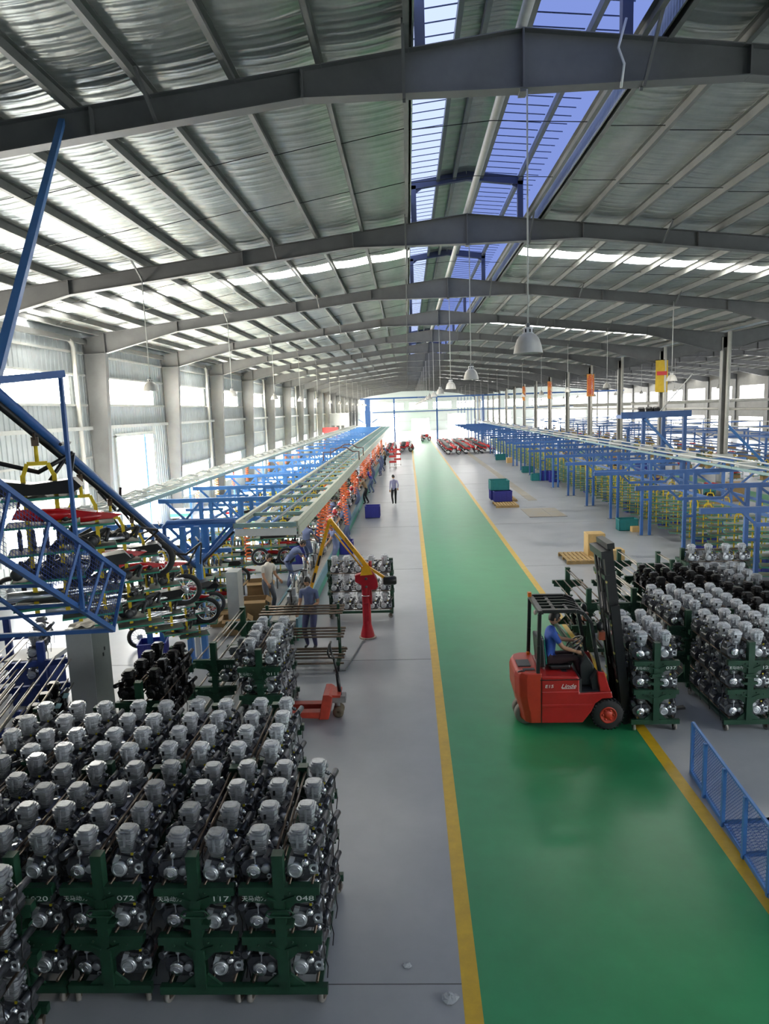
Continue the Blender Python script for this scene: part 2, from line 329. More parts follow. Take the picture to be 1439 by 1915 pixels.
# ---- steel portal frames, one thing each
def flange_path(mb, pts, y, w=.22, t=.014):      # bottom/top flange strip following pts (X,Z)
    for (xa, za), (xb, zb) in zip(pts, pts[1:]): mb.bar((xa, y, za), (xb, y, zb), w, t)
def portal(n, hall):
    y = YN(n)
    if hall == 0:
        xl, xm, xr = XW + .12, XR, XV
        o = thing('roof_girder', '%s grey steel roof frame of the main hall, counted from the camera' % nth(n - 1 if n > 0 else 0), 'girder', (0, 0, 0), 0, 'roof frames of the main hall')
    else:
        xl, xm, xr = XV, XR2, XW2
        o = thing('roof_girder', '%s dark roof frame of the side hall on the right, counted from the camera' % nth(n), 'girder', (0, 0, 0), 0, 'roof frames of the side hall')
    for s in (-1, 1):
        xe = xl if s < 0 else xr; xi = xe - s * .9               # inner face of knee
        top = [(xm, ZR), (xm + s * 2.98, ZR - SL * 2.98), (xm + s * 10.62, ZR - SL * 10.62), (xe, rz(xe) if hall == 0 else ZR - SL * abs(xe - xm))]
        zt = lambda X: ZR - SL * abs(X - xm)
        bot = [(xm, ZR - .73), (xm + s * 2.98, zt(xm + s * 2.98) - .37), (xm + s * 10.62, zt(xm + s * 10.62) - .38), (xi, zt(xi) - .78), (xe, zt(xe) - .72)]
        if s < 0 and hall == 0: top[3] = (xi, zt(xi)); bot = bot[:4]
        if s > 0 and hall == 0: bot[3] = (xe - .3, zt(xe) - .95)
        poly = top + list(reversed(bot))
        web = MB().prism(poly, y - .006, y + .006, 'Y'); flange_path(web, top, y); flange_path(web, bot[:4], y)
        web.build('rafter', M_STEEL, o)
        for X in (xm + s * 2.98, xm + s * 10.62, xm + s * 5.9):
            MB().bb(X - .012, X + .012, y - .1, y + .1, zt(X) - .38, zt(X) - .01).build('stiffener', M_STEEL, o)
        for X in (xm + s * 1.6, xm + s * 5.0, xm + s * 8.6):
            zb = zt(X) - (.6 if abs(X - xm) < 2 else .38)
            for e in (-1, 1): MB().bar((X, y + e * .05, zb + .02), (X, y + e * .75, zt(X) + .05), .04, .04).build('fly_brace', M_STEEL, o)
        if s < 0 and hall == 0:
            zc = zt(xi) - .78
            c = MB().prism([(xe, 0), (xe + .5, 0), (xi, zc), (xi, zt(xi) - .05), (xe, zt(xe) - .05)], y - .006, y + .006, 'Y')
            c.bb(xe - .008, xe + .008, y - .14, y + .14, 0, zt(xe) - .05); c.bar((xe + .5, y, 0), (xi, y, zc), .28, .016, (1, 0, 0)); c.bb(xi - .01, xi + .012, y - .14, y + .14, zc, zt(xi) - .03)
            c.bb(xe, xi, y - .12, y + .12, zc - .01, zc + .01)
            c.build('column', M_STEEL, o)
        elif s > 0:
            xc = xr
            c = MB().bb(xc - .16, xc - .14, y - .14, y + .14, 0, zt(xe) - .2).bb(xc + .14, xc + .16, y - .14, y + .14, 0, zt(xe) - .2).bb(xc - .15, xc + .15, y - .006, y + .006, 0, zt(xe) - .2)
            c.build('column', M_STEELL if hall == 0 else M_STEEL, o)
            if hall == 0:
                MB().tube((xc + .1, y - .26, 2.6), (xc + .1, y - .26, zt(xe) + .05), .10, 12).build('downpipe', M_PIPE, o)
                MB().bb(xc - .32, xc + .42, y - .42, y + .3, 2.18, 2.66).build('column_box', M_TRIM, o)
    MB().bb(xm - .012, xm + .012, y - .12, y + .12, ZR - .73, ZR).bb(xm - .05, xm + .05, y - .1, y + .1, ZR - .78, ZR - .72).build('ridge_plate', M_STEEL, o)
    if hall == 0:                                               # clerestory bent standing on the frame
        mb = MB()
        for X in (.3, 3.04): mb.bb(X - .07, X + .07, y - .07, y + .07, rz(X), 11.17)
        mb.bar((.22, y, 11.17), (XR, y, 11.36), .14, .2).bar((XR, y, 11.36), (3.12, y, 11.17), .14, .2)
        mb.bar((.3, y, 10.98), (.55, y, 11.15), .05, .05).bar((3.04, y, 10.98), (2.79, y, 11.15), .05, .05)
        mb.build('clerestory_bent', M_BLUEMON, o)
    return o
M_BLUEMON = mat('clerestory_grey_blue', (0.07, 0.085, 0.16), .5)
for n in range(0, 20):
    f0 = portal(n, 0)
    if n == 0: f0['label'] = 'grey steel roof frame above the camera'
for n in range(2, 20): portal(n, 1)

# ---- purlins
def purlin(x, y0, y1, zoff=0):
    z = rz(x) + zoff
    s = 1 if x > (XR if x < XV else XR2) else -1
    mb = MB().bb(x - .006, x + .006, y0, y1, z, z + .20)
    mb.bb(x, x - s * .07, y0, y1, z, z + .012).bb(x, x - s * .07, y0, y1, z + .19, z + .2)
    return mb
PX = [-12.3, -11.45, -10.3, -9.15, -8.0, -6.85, -5.7, -4.55, -3.45, -2.28, -1.1, .08] 
PXR = [3.28, 3.62, 4.62, 5.75, 6.9, 8.05, 9.2, 10.35, 11.5, 12.65, 13.8, 14.95, 15.75]
ceil = struct('ceiling', MB().bb(XW - .2, XW - .15, Y0, Y1, 8.0, 9.2).bb(XV - .35, XV + .35, Y0, Y1, rz(XV) + .1, rz(XV) + .16), M_SHEET, 'pitched roof lined with silver insulation foil over grey purlins')
for x in PX + PXR: purlin(x, Y0, Y1).build('purlin', M_PURLIN, ceil)
for i in range(12):
    purlin(XV + .6 + i * 1.22, YN(1), Y1).build('purlin', M_PURLIN, ceil); purlin(XR2 + .4 + i * 1.22, YN(2), Y1).build('purlin', M_PURLIN, ceil)
MB().tube((XR, Y0, ZR + .1), (XR, Y1, ZR + .1), .075, 12).build('ridge_tube', M_PIPE, ceil)
# ---- foil panels: one per purlin gap and bay
def foil_mesh(w, L, slope, per=.29, amp=.035, sag=.03):
    nx = 7; ny = int(L / per) * 6; vs = []; fs = []
    rnd = random.Random(int(L * 100) + int(w * 1000))
    off = [rnd.uniform(.6, 1.3) for _ in range(int(L / per) + 3)]
    for j in range(ny + 1):
        yy = L * j / ny; k = yy / per; fr = k - math.floor(k); a = amp * off[int(k)]
        d = a * (1 - abs(2 * fr - 1) ** 2.2)
        for i in range(nx + 1):
            u = i / nx; e = math.sin(PI * u)
            vs.append((w * u, yy, slope * w * u - (d * (.35 + .65 * e)) - sag * e))
    for j in range(ny):
        for i in range(nx): a = j * (nx + 1) + i; fs.append((a, a + nx + 1, a + nx + 2, a + 1))
    me = MB().add(vs, fs, True).mesh('foil_panel', M_FOIL); return me
FM = {}
def foil(xa, xb, ya, yb):
    w = round(xb - xa, 3); L = round(yb - ya, 3); s = SL if (xa + xb) / 2 < (XR if xa < XV else XR2) else -SL
    key = (w, L, s)
    if key not in FM: FM[key] = foil_mesh(w, L, s)
    obj('foil_panel', FM[key], ceil, (xa, ya, rz(xa) + .215))
gaps = [(XW - .15, PX[0])] + list(zip(PX, PX[1:])) + [(PX[-1], .2)] + [(3.5, PXR[1])] + list(zip(PXR[1:], PXR[2:])) + [(PXR[-1], XV)]
NF = 11
SKY_B = {2, 4, 6, 8, 10, 12, 14, 16, 18}
sky_x = [(-12.2, .0), (3.3, 15.8)]
for n in range(-1, NF):
    ya, yb = YN(n), YN(n + 1)
    if n in SKY_B:
        m = (ya + yb) / 2 - .55
        for (a, b) in gaps: foil(a, b, ya, m); foil(a, b, m + 1.06, yb)
    else:
        for (a, b) in gaps: foil(a, b, ya, yb)
skm = {}
for n in sorted(SKY_B):
    m = (YN(n) + YN(n + 1)) / 2 - .55
    for (a, b) in gaps:
        if n < NF:
            mb = MB(); zz = .22
            mb.add([(a, m, rz(a) + zz), (b, m, rz(b) + zz), (b, m + 1.06, rz(b) + zz), (a, m + 1.06, rz(a) + zz)], [(0, 3, 2, 1)])
            mb.build('skylight_panel', M_SKYL, ceil)
far = MB()
for n in range(NF, 20):
    m = (YN(n) + YN(n + 1)) / 2 - .55
    for (a, b) in ((XW - .15, .2), (3.5, XV)):
        for (ya, yb) in ([(YN(n), m), (m + 1.06, YN(n + 1))] if n in SKY_B else [(YN(n), YN(n + 1))]):
            far.add([(a, ya, rz(a) + .2), (b, ya, rz(b) + .2), (b, yb, rz(b) + .2), (a, yb, rz(a) + .2)], [(0, 3, 2, 1)])
far.build('far_roof_lining', M_FOIL, ceil)['kind'] = 'stuff'
for n in sorted(SKY_B):
    if n >= NF:
        m = (YN(n) + YN(n + 1)) / 2 - .55
        for (a, b) in ((XW - .15, .2), (3.5, XV)):
            MB().add([(a, m, rz(a) + .2), (b, m, rz(b) + .2), (b, m + 1.06, rz(b) + .2), (a, m + 1.06, rz(a) + .2)], [(0, 3, 2, 1)]).build('skylight_panel', M_SKYL, ceil)
# roof of the side hall on the right
for (a, b) in ((XV, XR2), (XR2, XW2)):
    for n in range(0, 20):
        ya, yb = YN(n), YN(n + 1); m = (ya + yb) / 2 - .4; mb = MB()
        for (p, q) in ([(ya, m), (m + .5, yb)] if n % 2 == 0 else [(ya, yb)]):
            mb.add([(a, p, rz(a + .001) + .21), (b, p, rz(b) + .21 if b != XV else 9), (b, q, rz(b) + .21), (a, q, rz(a + .001) + .21)], [(0, 3, 2, 1)])
        mb.build('foil_panel', M_FOIL, ceil)
        if n % 2 == 0: MB().add([(a, m, rz(a + .001) + .2), (b, m, rz(b) + .2), (b, m + .5, rz(b) + .2), (a, m + .5, rz(a + .001) + .2)], [(0, 3, 2, 1)]).build('skylight_panel', M_SKYL, ceil)
# ---- clerestory along the ridge (main hall)
YM1 = YN(12)
mon = thing('ridge_clerestory', 'long ridge clerestory with blue translucent roof strips', 'clerestory')
mon['kind'] = 'structure'; del mon['category']
def mstrip(x0, z0, x1, z1, m, name):
    for n in range(-1, 12):
        ya, yb = YN(n), YN(n + 1)
        mb = MB(); k = 22
        vs = []; fs = []
        for j in range(k * 4 + 1):
            yy = ya + (yb - ya) * j / (k * 4); d = .03 if j % 4 in (1, 2) else 0
            vs += [(x0, yy, z0 + d), (x1, yy, z1 + d)]
        for j in range(k * 4): fs.append((2 * j, 2 * j + 2, 2 * j + 3, 2 * j + 1))
        mb.add(vs, fs).build(name, m, mon)
mz = lambda X: 11.46 - .10 * abs(X - XR)
XM0, XM1 = .2, 3.5
mstrip(XM0, mz(XM0), .94, mz(.94), M_MON2, 'translucent_sheet'); mstrip(.94, mz(.94), XR, mz(XR), M_FOIL, 'roof_sheet')
mstrip(XR, mz(XR), 2.08, mz(2.08), M_FOIL, 'roof_sheet'); mstrip(2.08, mz(2.08), 2.98, mz(2.98), M_MON, 'translucent_sheet'); mstrip(2.98, mz(2.98), XM1, mz(XM1), M_MON, 'translucent_sheet')
for x0, x1 in ((XM0, .94), (2.08, 2.96), (3.06, XM1)):
    rb = MB(); yy = Y0 + .2
    while yy < YM1: rb.bar((x0, yy, mz(x0) - .012), (x1, yy, mz(x1) - .012), .022, .012); yy += .40
    rb.build('sheet_ribs', M_RIB, mon)['kind'] = 'stuff'
for X in (.94, 1.36, 2.05, 3.02): MB().bb(X - .04, X + .04, Y0, YM1, mz(X) - .16, mz(X) - .02).build('purlin', M_PURLIN, mon)
for X in (XM0, XM1): MB().bb(X - .012, X + .012, Y0, YM1, 10.25, 10.75).build('upstand', M_FOIL, mon); MB().bb(X - .01, X + .01, Y0, YM1, 10.75, mz(X) + .03).build('translucent_side', M_MON2 if X < 1 else M_MON, mon)
MB().bb(3.5, 3.75, Y0, YM1, 10.40, 10.44).build('gutter', M_PIPE, mon)
# ridge closing sheet beyond the clerestory
MB().add([(.2, YM1, rz(.2) + .2), (XR, YM1, rz(XR) + .2), (XR, Y1, rz(XR) + .2), (.2, Y1, rz(.2) + .2), (3.5, YM1, rz(3.5) + .2), (3.5, Y1, rz(3.5) + .2)], [(0, 3, 2, 1), (1, 2, 5, 4)]).build('ridge_lining', M_FOIL, ceil)
MB().add([(.2, YM1, 10.2), (3.5, YM1, 10.2), (3.5, YM1, 11.28), (XR, YM1, 11.47), (.2, YM1, 11.32)], [(0, 1, 2, 3, 4)]).build('end_sheet', M_FOIL, mon)
# sag rods between purlins
sag = MB()
for n in range(0, 9):
    for fr in (.33, .66):
        yy = YN(n) + fr * BAY
        for a, b in list(zip(PX[:-1], PX[1:])) + list(zip(PXR[1:-1], PXR[2:])):
            sag.path([(a, yy, rz(a) + .06), (b, yy + .02, rz(b) + .14)], .008, 4, cap=False)
        sag.path([(.08, yy, rz(.08) + .1), (1.6, yy, rz(1.6) + .02), (3.3, yy, rz(3.3) + .1)], .008, 4, cap=False)
o = sag.build('sag_rods', M_BLACK, ceil); o['kind'] = 'stuff'

# ---- walls
def ribbed(L, z0, z1, per=.30, d=.028):        # vertical ribs, along Y, facing +X
    vs = []; fs = []; k = max(1, int(round(L / per))); p = L / k; ys = [(0, 0)]
    for i in range(k): ys += [(i * p + p * .62, 0), (i * p + p * .70, d), (i * p + p * .90, d), (i * p + p * .98, 0)]
    ys.append((L, 0))
    for (yy, x) in ys: vs += [(x, yy, z0), (x, yy, z1)]
    for i in range(len(ys) - 1): fs.append((2 * i, 2 * i + 2, 2 * i + 3, 2 * i + 1))
    return MB().add(vs, fs).mesh('wall_sheet', M_SHEET)
wall = struct('wall_left', MB().bb(XW - .02, XW + .02, Y0, Y1, 8.70, 9.1), M_SHEET)
RM = {}
def sheet(y0, y1, z0, z1):
    key = (round(y1 - y0, 2), z0, z1)
    if key not in RM: RM[key] = ribbed(y1 - y0, z0, z1)
    obj('wall_sheet', RM[key], wall, (XW, y0, 0))
WY0, WY1 = 2.25, 7.45
wc = 0
def window(y0, y1, z0, z1, X=XW, mull=2, face=1):
    global wc; wc += 1
    o = tag(thing('window_%d' % wc, 'bright daylit window', 'window'), kind='structure'); del o['category']; del o['label']
    x = X - .04
    MB().add([(x, y0, z0), (x, y1, z0), (x, y1, z1), (x, y0, z1)], [(0, 1, 2, 3)] if face > 0 else [(3, 2, 1, 0)]).build('pane', (M_WIN if z0 > 4 else M_PANE) if face > 0 else M_WINR, o)
    fr = MB()
    for z in (z0, z1): fr.bb(X - .05, X + .05, y0, y1, z - .025, z + .025)
    for k in range(mull + 1):
        yy = y0 + (y1 - y0) * k / mull; fr.bb(X - .03, X + .03, yy - .02, yy + .02, z0, z1)
    if z0 > 4: fr.bb(X - .03, X + .03, y1 - .55, y1 - .52, z0, z1)
    fr.build('window_frame', M_TRIM, o)
for n in NB:
    ya, yb = YN(n), YN(n + 1); door = n == 3; low = not door
    if n < 2:
        sheet(ya, yb, 7.2, 8.75); sheet(ya, yb, 0, 6.12); sheet(ya, ya + WY0, 6.12, 7.2); sheet(ya + WY1, yb, 6.12, 7.2) if n == 1 else sheet(ya + WY0, yb, 6.12, 7.2)
        if n == 1: window(ya + WY0, ya + WY1, 6.12, 7.2)
        continue
    sheet(ya, yb, 7.2, 8.75); sheet(ya, ya + WY0, 6.12, 7.2); sheet(ya + WY1, yb, 6.12, 7.2)
    window(ya + WY0, ya + WY1, 6.12, 7.2)
    if door:
        sheet(ya, yb, 4.78, 6.12); sheet(ya, ya + 2.3, 0, 4.78); sheet(ya + 7.0, yb, 0, 4.78)
    else:
        sheet(ya, yb, 2.78, 6.12); sheet(ya, yb, 0, .95); sheet(ya, ya + WY0, .95, 2.78); sheet(ya + WY1, yb, .95, 2.78)
        window(ya + WY0, ya + WY1, .95, 2.78, mull=3)
    for z in (8.1, 7.25, 6.08, 4.0, 2.8):
        if door and z < 5: continue
        MB().bb(XW + .03, XW + .13, ya + .1, yb - .1, z - .04, z + .04).build('girt', M_TRIM, wall)
    MB().bb(XW + .05, XW + .30, ya + .2, yb - .2, 5.1, 5.24).build('rail_beam', M_TRIM, wall)
    if n % 2 == 0:
        X, yy = XW + .22, yb - 1.1
        MB().path([(X - .1, yy - .28, 8.62), (X, yy - .25, 8.5), (X + .02, yy - .12, 8.42), (X, yy, 8.25), (X, yy, 0)], .085, 10).build('downpipe', M_PIPE, wall)
# eaves beam
MB().bb(XW + .1, XW + .28, Y0, Y1, 8.46, 8.64).build('eaves_beam', M_PURLIN, wall)
dr = tag(thing('door_1', None, None), kind='structure')
ya = YN(3)
MB().bb(XW - .06, XW + .1, ya + 2.3, ya + 2.45, 0, 4.78).bb(XW - .06, XW + .1, ya + 2.3, ya + 7.0, 4.7, 4.85).bb(XW - .06, XW + .06, ya + 6.9, ya + 7.0, 0, 4.78).build('door_frame', M_TRIM, dr)
MB().bb(XW - .3, XW - .1, ya + 6.1, ya + 6.3, 0, 4.7).build('door_post', M_BLUEL, dr)
MB().bb(XW - .05, XW - .02, ya + 2.46, ya + 2.66, 1.6, 4.1).build('red_strip', M_BANR, dr)
# far end wall, wall behind the camera, right-hand wall
M_EWALL = mat('end_wall', (0.62, 0.66, 0.63), .6, 0, var=.05)
we = struct('wall_far', MB().bb(XW, XW2, Y1, Y1 + .1, 0, 10.6), M_EWALL)
def endwin(x0, x1, z0, z1, yy, face=-1):
    global wc; wc += 1
    o = tag(thing('window_%d' % wc, None, None), kind='structure'); y = yy + face * .03
    MB().add([(x0, y, z0), (x1, y, z0), (x1, y, z1), (x0, y, z1)], [(0, 1, 2, 3)]).build('pane', M_WINE if face < 0 else M_WINB, o)
    fr = MB()
    for z in (z0, z1): fr.bb(x0, x1, yy + face * .08, yy, z - .04, z + .04)
    for x in (x0, (x0 + x1) / 2, x1): fr.bb(x - .04, x + .04, yy + face * .08, yy, z0, z1)
    fr.build('window_frame', M_TRIM, o)
for x0 in range(-12, 44, 6): endwin(x0 + .4, x0 + 5.0, 5.4, 7.1, Y1)
for x0, x1, z1 in ((-6.6, -2.4, 4.4), (.8, 5.4, 3.0), (-11.5, -8, 2.4), (20, 26, 4.4), (32, 40, 4.4), (10, 14.5, 4.0)): endwin(x0, x1, 0.02, z1, Y1)
for z in (2.4, 4.6, 7.6): MB().bb(XW, XW2, Y1 - .12, Y1, z - .06, z + .06).build('girt', M_TRIM, we)
wb = struct('wall_back', MB().bb(XW, XW2, Y0 - .1, Y0, 0, 10.9), M_EWALL)
for x0 in (-10, 6): endwin(x0, x0 + 3.4, 6.1, 7.2, Y0, 1)  # unseen glowing panes behind the camera, added to light the foreground
wr = struct('wall_right', MB().bb(XW2, XW2 + .1, Y0, Y1, 0, 9.2), M_SHEETR)
for n in range(3, 20): window(YN(n) + 1.2, YN(n) + 7.6, 5.0, 7.1, XW2, 2, -1); window(YN(n) + 1.2, YN(n) + 7.6, 1.0, 3.0, XW2, 2, -1)
# pale office box at the far end of the left wall with a red banner
pw = thing('site_office', 'white office box with dark windows at the far left wall', 'office', (-11.2, 108.5, 0))
MB().bb(-1.2, 1.6, 0, 5, 0, 5.2).build('walls', M_WHITE, pw)
for k in range(3): MB().bb(-.75 + k * .75, -.3 + k * .75, -.03, 0, 2.2, 3.3).build('window', M_DGREY, pw)
tag(MB().bb(-12.2, -9.9, 98.0, 98.04, 2.55, 3.3).bb(-12.0, -11.9, 98.0, 98.05, 0, 2.6).bb(-10.2, -10.1, 98.0, 98.05, 0, 2.6).build('wall_banner', M_BANR), 'small red banner board on posts far along the left wall', 'banner')
# ================================================================== ENGINES AND ENGINE CARTS
def engine_proto(kind):
    A, D, C, F = (M_ALU, M_ALUD, M_CHROME, M_FIN if kind == 'bare' else M_FINL) if kind != 'black' else (M_EBLK,) * 4
    t = thing('engine', 'proto', 'engine')
    mb = MB().prism([(-.13, .05), (-.10, .0), (.08, -.0), (.15, .05), (.165, .13), (.12, .19), (-.05, .215), (-.12, .16)], -.095, .095)
    mb.bb(.02, .15, -.07, .07, .15, .2).bb(-.09, .1, -.04, .04, -.012, .03)
    for a in range(8): mb.disc((-.045 + .088 * math.cos(a * PI / 4), -.1, .10 + .088 * math.sin(a * PI / 4)), .011, .02, n=6)
    mb.build('crankcase', D, t)
    cc = MB().disc((-.045, -.115, .10), .074, .05, n=18).torus((-.045, -.14, .10), .052, .008, n=16, m=5)
    cc.prism([(-.115, .13), (-.075, .12), (-.035, .215), (-.085, .225)], -.125, -.095).bb(-.08, -.01, -.148, -.138, .09, .1).bb(-.075, -.02, -.146, -.138, .115, .12)
    cc.build('clutch_cover', A, t)
    MB().ball((.055, -.105, .165), .037, 10, 6).ball((.075, -.07, .215), .022, 8, 5).build('oil_cap', C, t)
    MB().torus((.125, -.095, .10), .034, .014, n=12, m=6).bb(.09, .165, -.10, -.085, .045, .065).bar((.15, -.1, .05), (.16, -.1, .16), .016, .016).build('sprocket_cover', A, t)
    sc = MB().disc((.035, .118, .10), .07, .05, n=18).torus((.035, .143, .10), .03, .007, n=12, m=5); sc.build('stator_cover', C, t)
    MB().disc((-.075, .112, .115), .043, .05, n=14).torus((-.105, .13, .05), .018, .009, n=10, m=5).bar((.02, .11, .16), (.02, .11, .25), .01).ball((.02, .1, .26), .028, 8, 5).build('starter_cover', A, t)
    fin = MB().bb(-.05, .035, -.042, .042, .19, .35)
    def plate(mb, w, z0, z1, cx=-.008):
        c = w * .3; mb.prism([(cx - w, -w + c), (cx - w + c, -w), (cx + w - c, -w), (cx + w, -w + c), (cx + w, w - c), (cx + w - c, w), (cx - w + c, w), (cx - w, w - c)], z0, z1, 'Z')
    for k in range(8): plate(fin, .058 + .020 * k / 7, .205 + k * .0175, .214 + k * .0175)
    fin.build('cylinder', F, t)
    hd = MB(); plate(hd, .086, .345, .365); plate(hd, .080, .365, .385); plate(hd, .090, .385, .418); plate(hd, .074, .418, .440); plate(hd, .058, .440, .452)
    hd.torus((-.008, 0, .444), .062, .008, 'Z', 14, 5).bb(-.02, .004, -.094, -.084, .30, .43).ball((-.098, -.03, .40), .018, 7, 5).disc((.09, .02, .38), .026, .02, 'X', 8)
    hd.build('cylinder_head', F, t)
    MB().bb(.012, .034, .080, .097, .335, .385).build('exhaust_port', M_BLACK, t)
    MB().tube((.115, -.10, .215), (.165, .15, .255), .034, 12).torus((.115, -.10, .215), .03, .010, axis='Y', n=12, m=5).build('starter_motor', M_ALUD if kind != 'black' else M_EBLK, t)
    MB().tube((.04, .0, .33), (.10, .0, .30), .02, 7).ball((.10, .0, .30), .024, 8, 5).build('intake', M_ALUD, t)
    MB().path([(.12, .02, .29), (.17, -.02, .27), (.18, -.06, .15), (.19, -.02, .02), (.17, .0, -.12)], .006, 5).build('cable', M_BLACK, t)
    MB().path([(-.1, .08, .2), (-.16, .04, .26), (-.15, -.04, .2), (-.12, -.09, .18)], .006, 5).build('cable', M_BLACK, t)
    if kind != 'black': MB().bb(.015, .04, -.02, .02, .205, .235).bb(.05, .075, -.09, -.085, .215, .24).build('paper_tag', M_TAGY, t)
    if kind == 'wrapped':
        bg = MB(); pr = [(.19, .068), (.26, .080), (.33, .092), (.39, .098), (.425, .094), (.458, .072), (.464, .001)]; rn = random.Random(3); vs = []; fs = []; n = 14
        for i, (z, r) in enumerate(pr):
            for j in range(n):
                a = 2 * PI * j / n; k = 1 / max(abs(math.cos(a)), abs(math.sin(a))) ** .6; q = r * k * rn.uniform(.95, 1.05); vs.append((-.012 + q * math.cos(a) * .96, q * math.sin(a) * .92, z + rn.uniform(-.008, .008)))
        for i in range(len(pr) - 1):
            for j in range(n): j2 = (j + 1) % n; fs.append((i * n + j, i * n + j2, (i + 1) * n + j2, (i + 1) * n + j))
        bg.add(vs, fs, False); bg.build('plastic_bag', M_BAG, t)
    return t
def joined(root, name):
    vs = []; fs = []; mi = []; ms = []
    for c in root.children:
        me = c.data; o = len(vs); m = me.materials[0]
        if m not in ms: ms.append(m)
        vs += [tuple(v.co) for v in me.vertices]
        for p in me.polygons: fs.append(tuple(i + o for i in p.vertices)); mi.append(ms.index(m))
    me = bpy.data.meshes.new(name); me.from_pydata(vs, [], fs)
    for m in ms: me.materials.append(m)
    me.polygons.foreach_set('material_index', mi); me.update(); return me
EP = {}; EJ = {}
for k in ('bare', 'wrapped', 'black'):
    r = engine_proto(k); EP[k] = proto_tree(r); EJ[k] = joined(r, 'engine_' + k)
KN = {'bare': 'bare engine', 'wrapped': 'plastic-wrapped engine', 'black': 'black engine'}
N_ENG = 0; ENG_STUFF = {}
def engine(kind, loc, rz, label, parts=True, tilt=None):
    global N_ENG
    N_ENG += 1
    j = (random.uniform(-.06, .06), random.uniform(-.05, .05), rz + random.uniform(-.06, .06)) if tilt is None else tilt
    loc = (loc[0] + random.uniform(-.008, .008), loc[1] + random.uniform(-.012, .012), loc[2])
    if parts: return copy_tree(EP[kind], loc, rot=j, label=label, group='motorcycle engines on the carts')
    o = obj('engine', EJ[kind], None, loc, j); return tag(o, label, 'engine', 'motorcycle engines on the carts')
# ---- cart: two end frames joined by rods
LV = (.22, .72, 1.22)
def end_frame(num=None, txt='天马动力', plate=M_CART):
    pass
def cart_meshes(L, M=M_CART, ROD=M_ROD):
    d = {}
    e = MB().bb(-.40, .40, -.03, .03, .13, .21)
    e.prism([(-.06, .2), (.06, .2), (.05, .32), (.05, .56), (-.05, .56), (-.05, .32)], -.012, .012)
    e.prism([(-.2, .2), (.2, .2), (.06, .33), (-.06, .33)], -.014, .014)
    d['base'] = e.mesh('end_base', M)
    d['post'] = MB().bb(-.05, .05, -.05, .05, .2, 1.54).bb(-.052, .052, -.052, .052, 1.53, 1.555).mesh('post', M)
    for i, z in enumerate((.72, 1.22)):
        b = MB().bb(-.37, -.05, -.045, .035, z - .06, z + .02).bb(.05, .37, -.045, .035, z - .06, z + .02)
        b.prism([(-.33, z - .06), (.33, z - .06), (.33, z - .135), (.14, z - .16), (.06, z - .24), (-.06, z - .24), (-.14, z - .16), (-.33, z - .135)], -.02, .0)
        for s in (-1, 1):
            b.bar((s * .03, -.055, z - .105), (s * .15, -.055, z - .06), .02, .016); b.disc((s * .1, -.05, z - .03), .012, .02, n=6); b.disc((s * .22, -.05, z - .06), .011, .02, n=6)
        d['beam%d' % i] = b.mesh('cross_beam', M)
    h = MB(); pts = [(-.1, -.03), (-.13, 0), (-.1, .035), (.1, .035), (.13, 0), (.1, -.03)]
    h.path([(x, -.06, .985 + z) for x, z in pts], .010, 5, closed=True); h.prism([(-.1, .94), (.1, .94), (.06, 1.03), (-.06, 1.03)], -.05, -.04); h.prism([(-.12, .72 + .12), (-.05, .72 + .1), (.05, .72 + .1), (.12, .72 + .12), (.12, .72 + .15), (-.12, .72 + .15)], -.05, .05)
    d['handle'] = h.mesh('tow_handle', M)
    cs = MB().lathe([(.02, -.022), (.062, -.022), (.066, 0), (.062, .022), (.02, .022)], 14, (0, 0, .066), 'X')
    d['wheel'] = cs.mesh('wheel', M_RUBG)
    d['fork'] = MB().bb(-.03, -.022, -.025, .025, .05, .13).bb(.022, .03, -.025, .025, .05, .13).bb(-.035, .035, -.03, .03, .12, .135).mesh('caster_fork', M_ROD)
    d['rods'] = {}
    for nm, r in (('rod', .014),):
        d['rods'] = MB().tube((0, 0, 0), (0, L, 0), r, 8).mesh('rod', ROD)
    d['rail'] = MB().bb(-.025, .025, 0, L, .14, .2).mesh('base_rail', M)
    return d
CMS = {}
TXTM = {}
def tmesh(s, size, shear=0):
    if (s, size) not in TXTM: TXTM[(s, size)] = text_mesh(s, size, 'lettering', .001, shear)
    return TXTM[(s, size)]
def cart(x, y, label, num='', L=1.56, rz=0, levels=(0, 1, 2), lower=True, txt=True, rods_top=True, steel=False, M=M_CART, detail=True):
    key = (L, steel, M.name)
    if key not in CMS: CMS[key] = cart_meshes(L, M, M_RODS if steel else M_ROD)
    d = CMS[key]; t = thing('engine_cart', label, 'cart', (x, y, 0), rz, 'engine carts')
    for yy, fl in ((0, 0), (L, PI)):
        for k in ('base', 'post', 'beam0', 'beam1', 'handle'):
            obj({'base': 'end_base', 'post': 'post', 'beam0': 'cross_beam', 'beam1': 'cross_beam', 'handle': 'tow_handle'}[k], d[k], t, (0, yy, 0), (0, 0, fl))
        for s in (-1, 1):
            a = random.uniform(-.6, .6); f = obj('caster', d['fork'], t, (s * .34, yy + (.04 if yy == 0 else -.04), 0), (0, 0, a)); obj('wheel', d['wheel'], f)
    if num:
        if txt: o = obj('lettering', tmesh('天马动力', .058), t, (-.235, -.0225, 1.112), (PI / 2, 0, 0))
        obj('cart_number', tmesh(num, .07), t, (.235, -.0225, 1.112), (PI / 2, 0, 0)).scale = (1.6, 1, 1)
    for s in (-1, 1): obj('base_rail', d['rail'], t, (s * .32, 0, 0))
    for i in (0, 1, 2):
        for s in (-1, 1):
            for dx in (.09, .30): obj('rod', d['rods'], t, (s * dx, 0, LV[i] + .015))
    for s in (-1, 1): obj('rod', d['rods'], t, (s * .03, 0, 1.5))
    return t
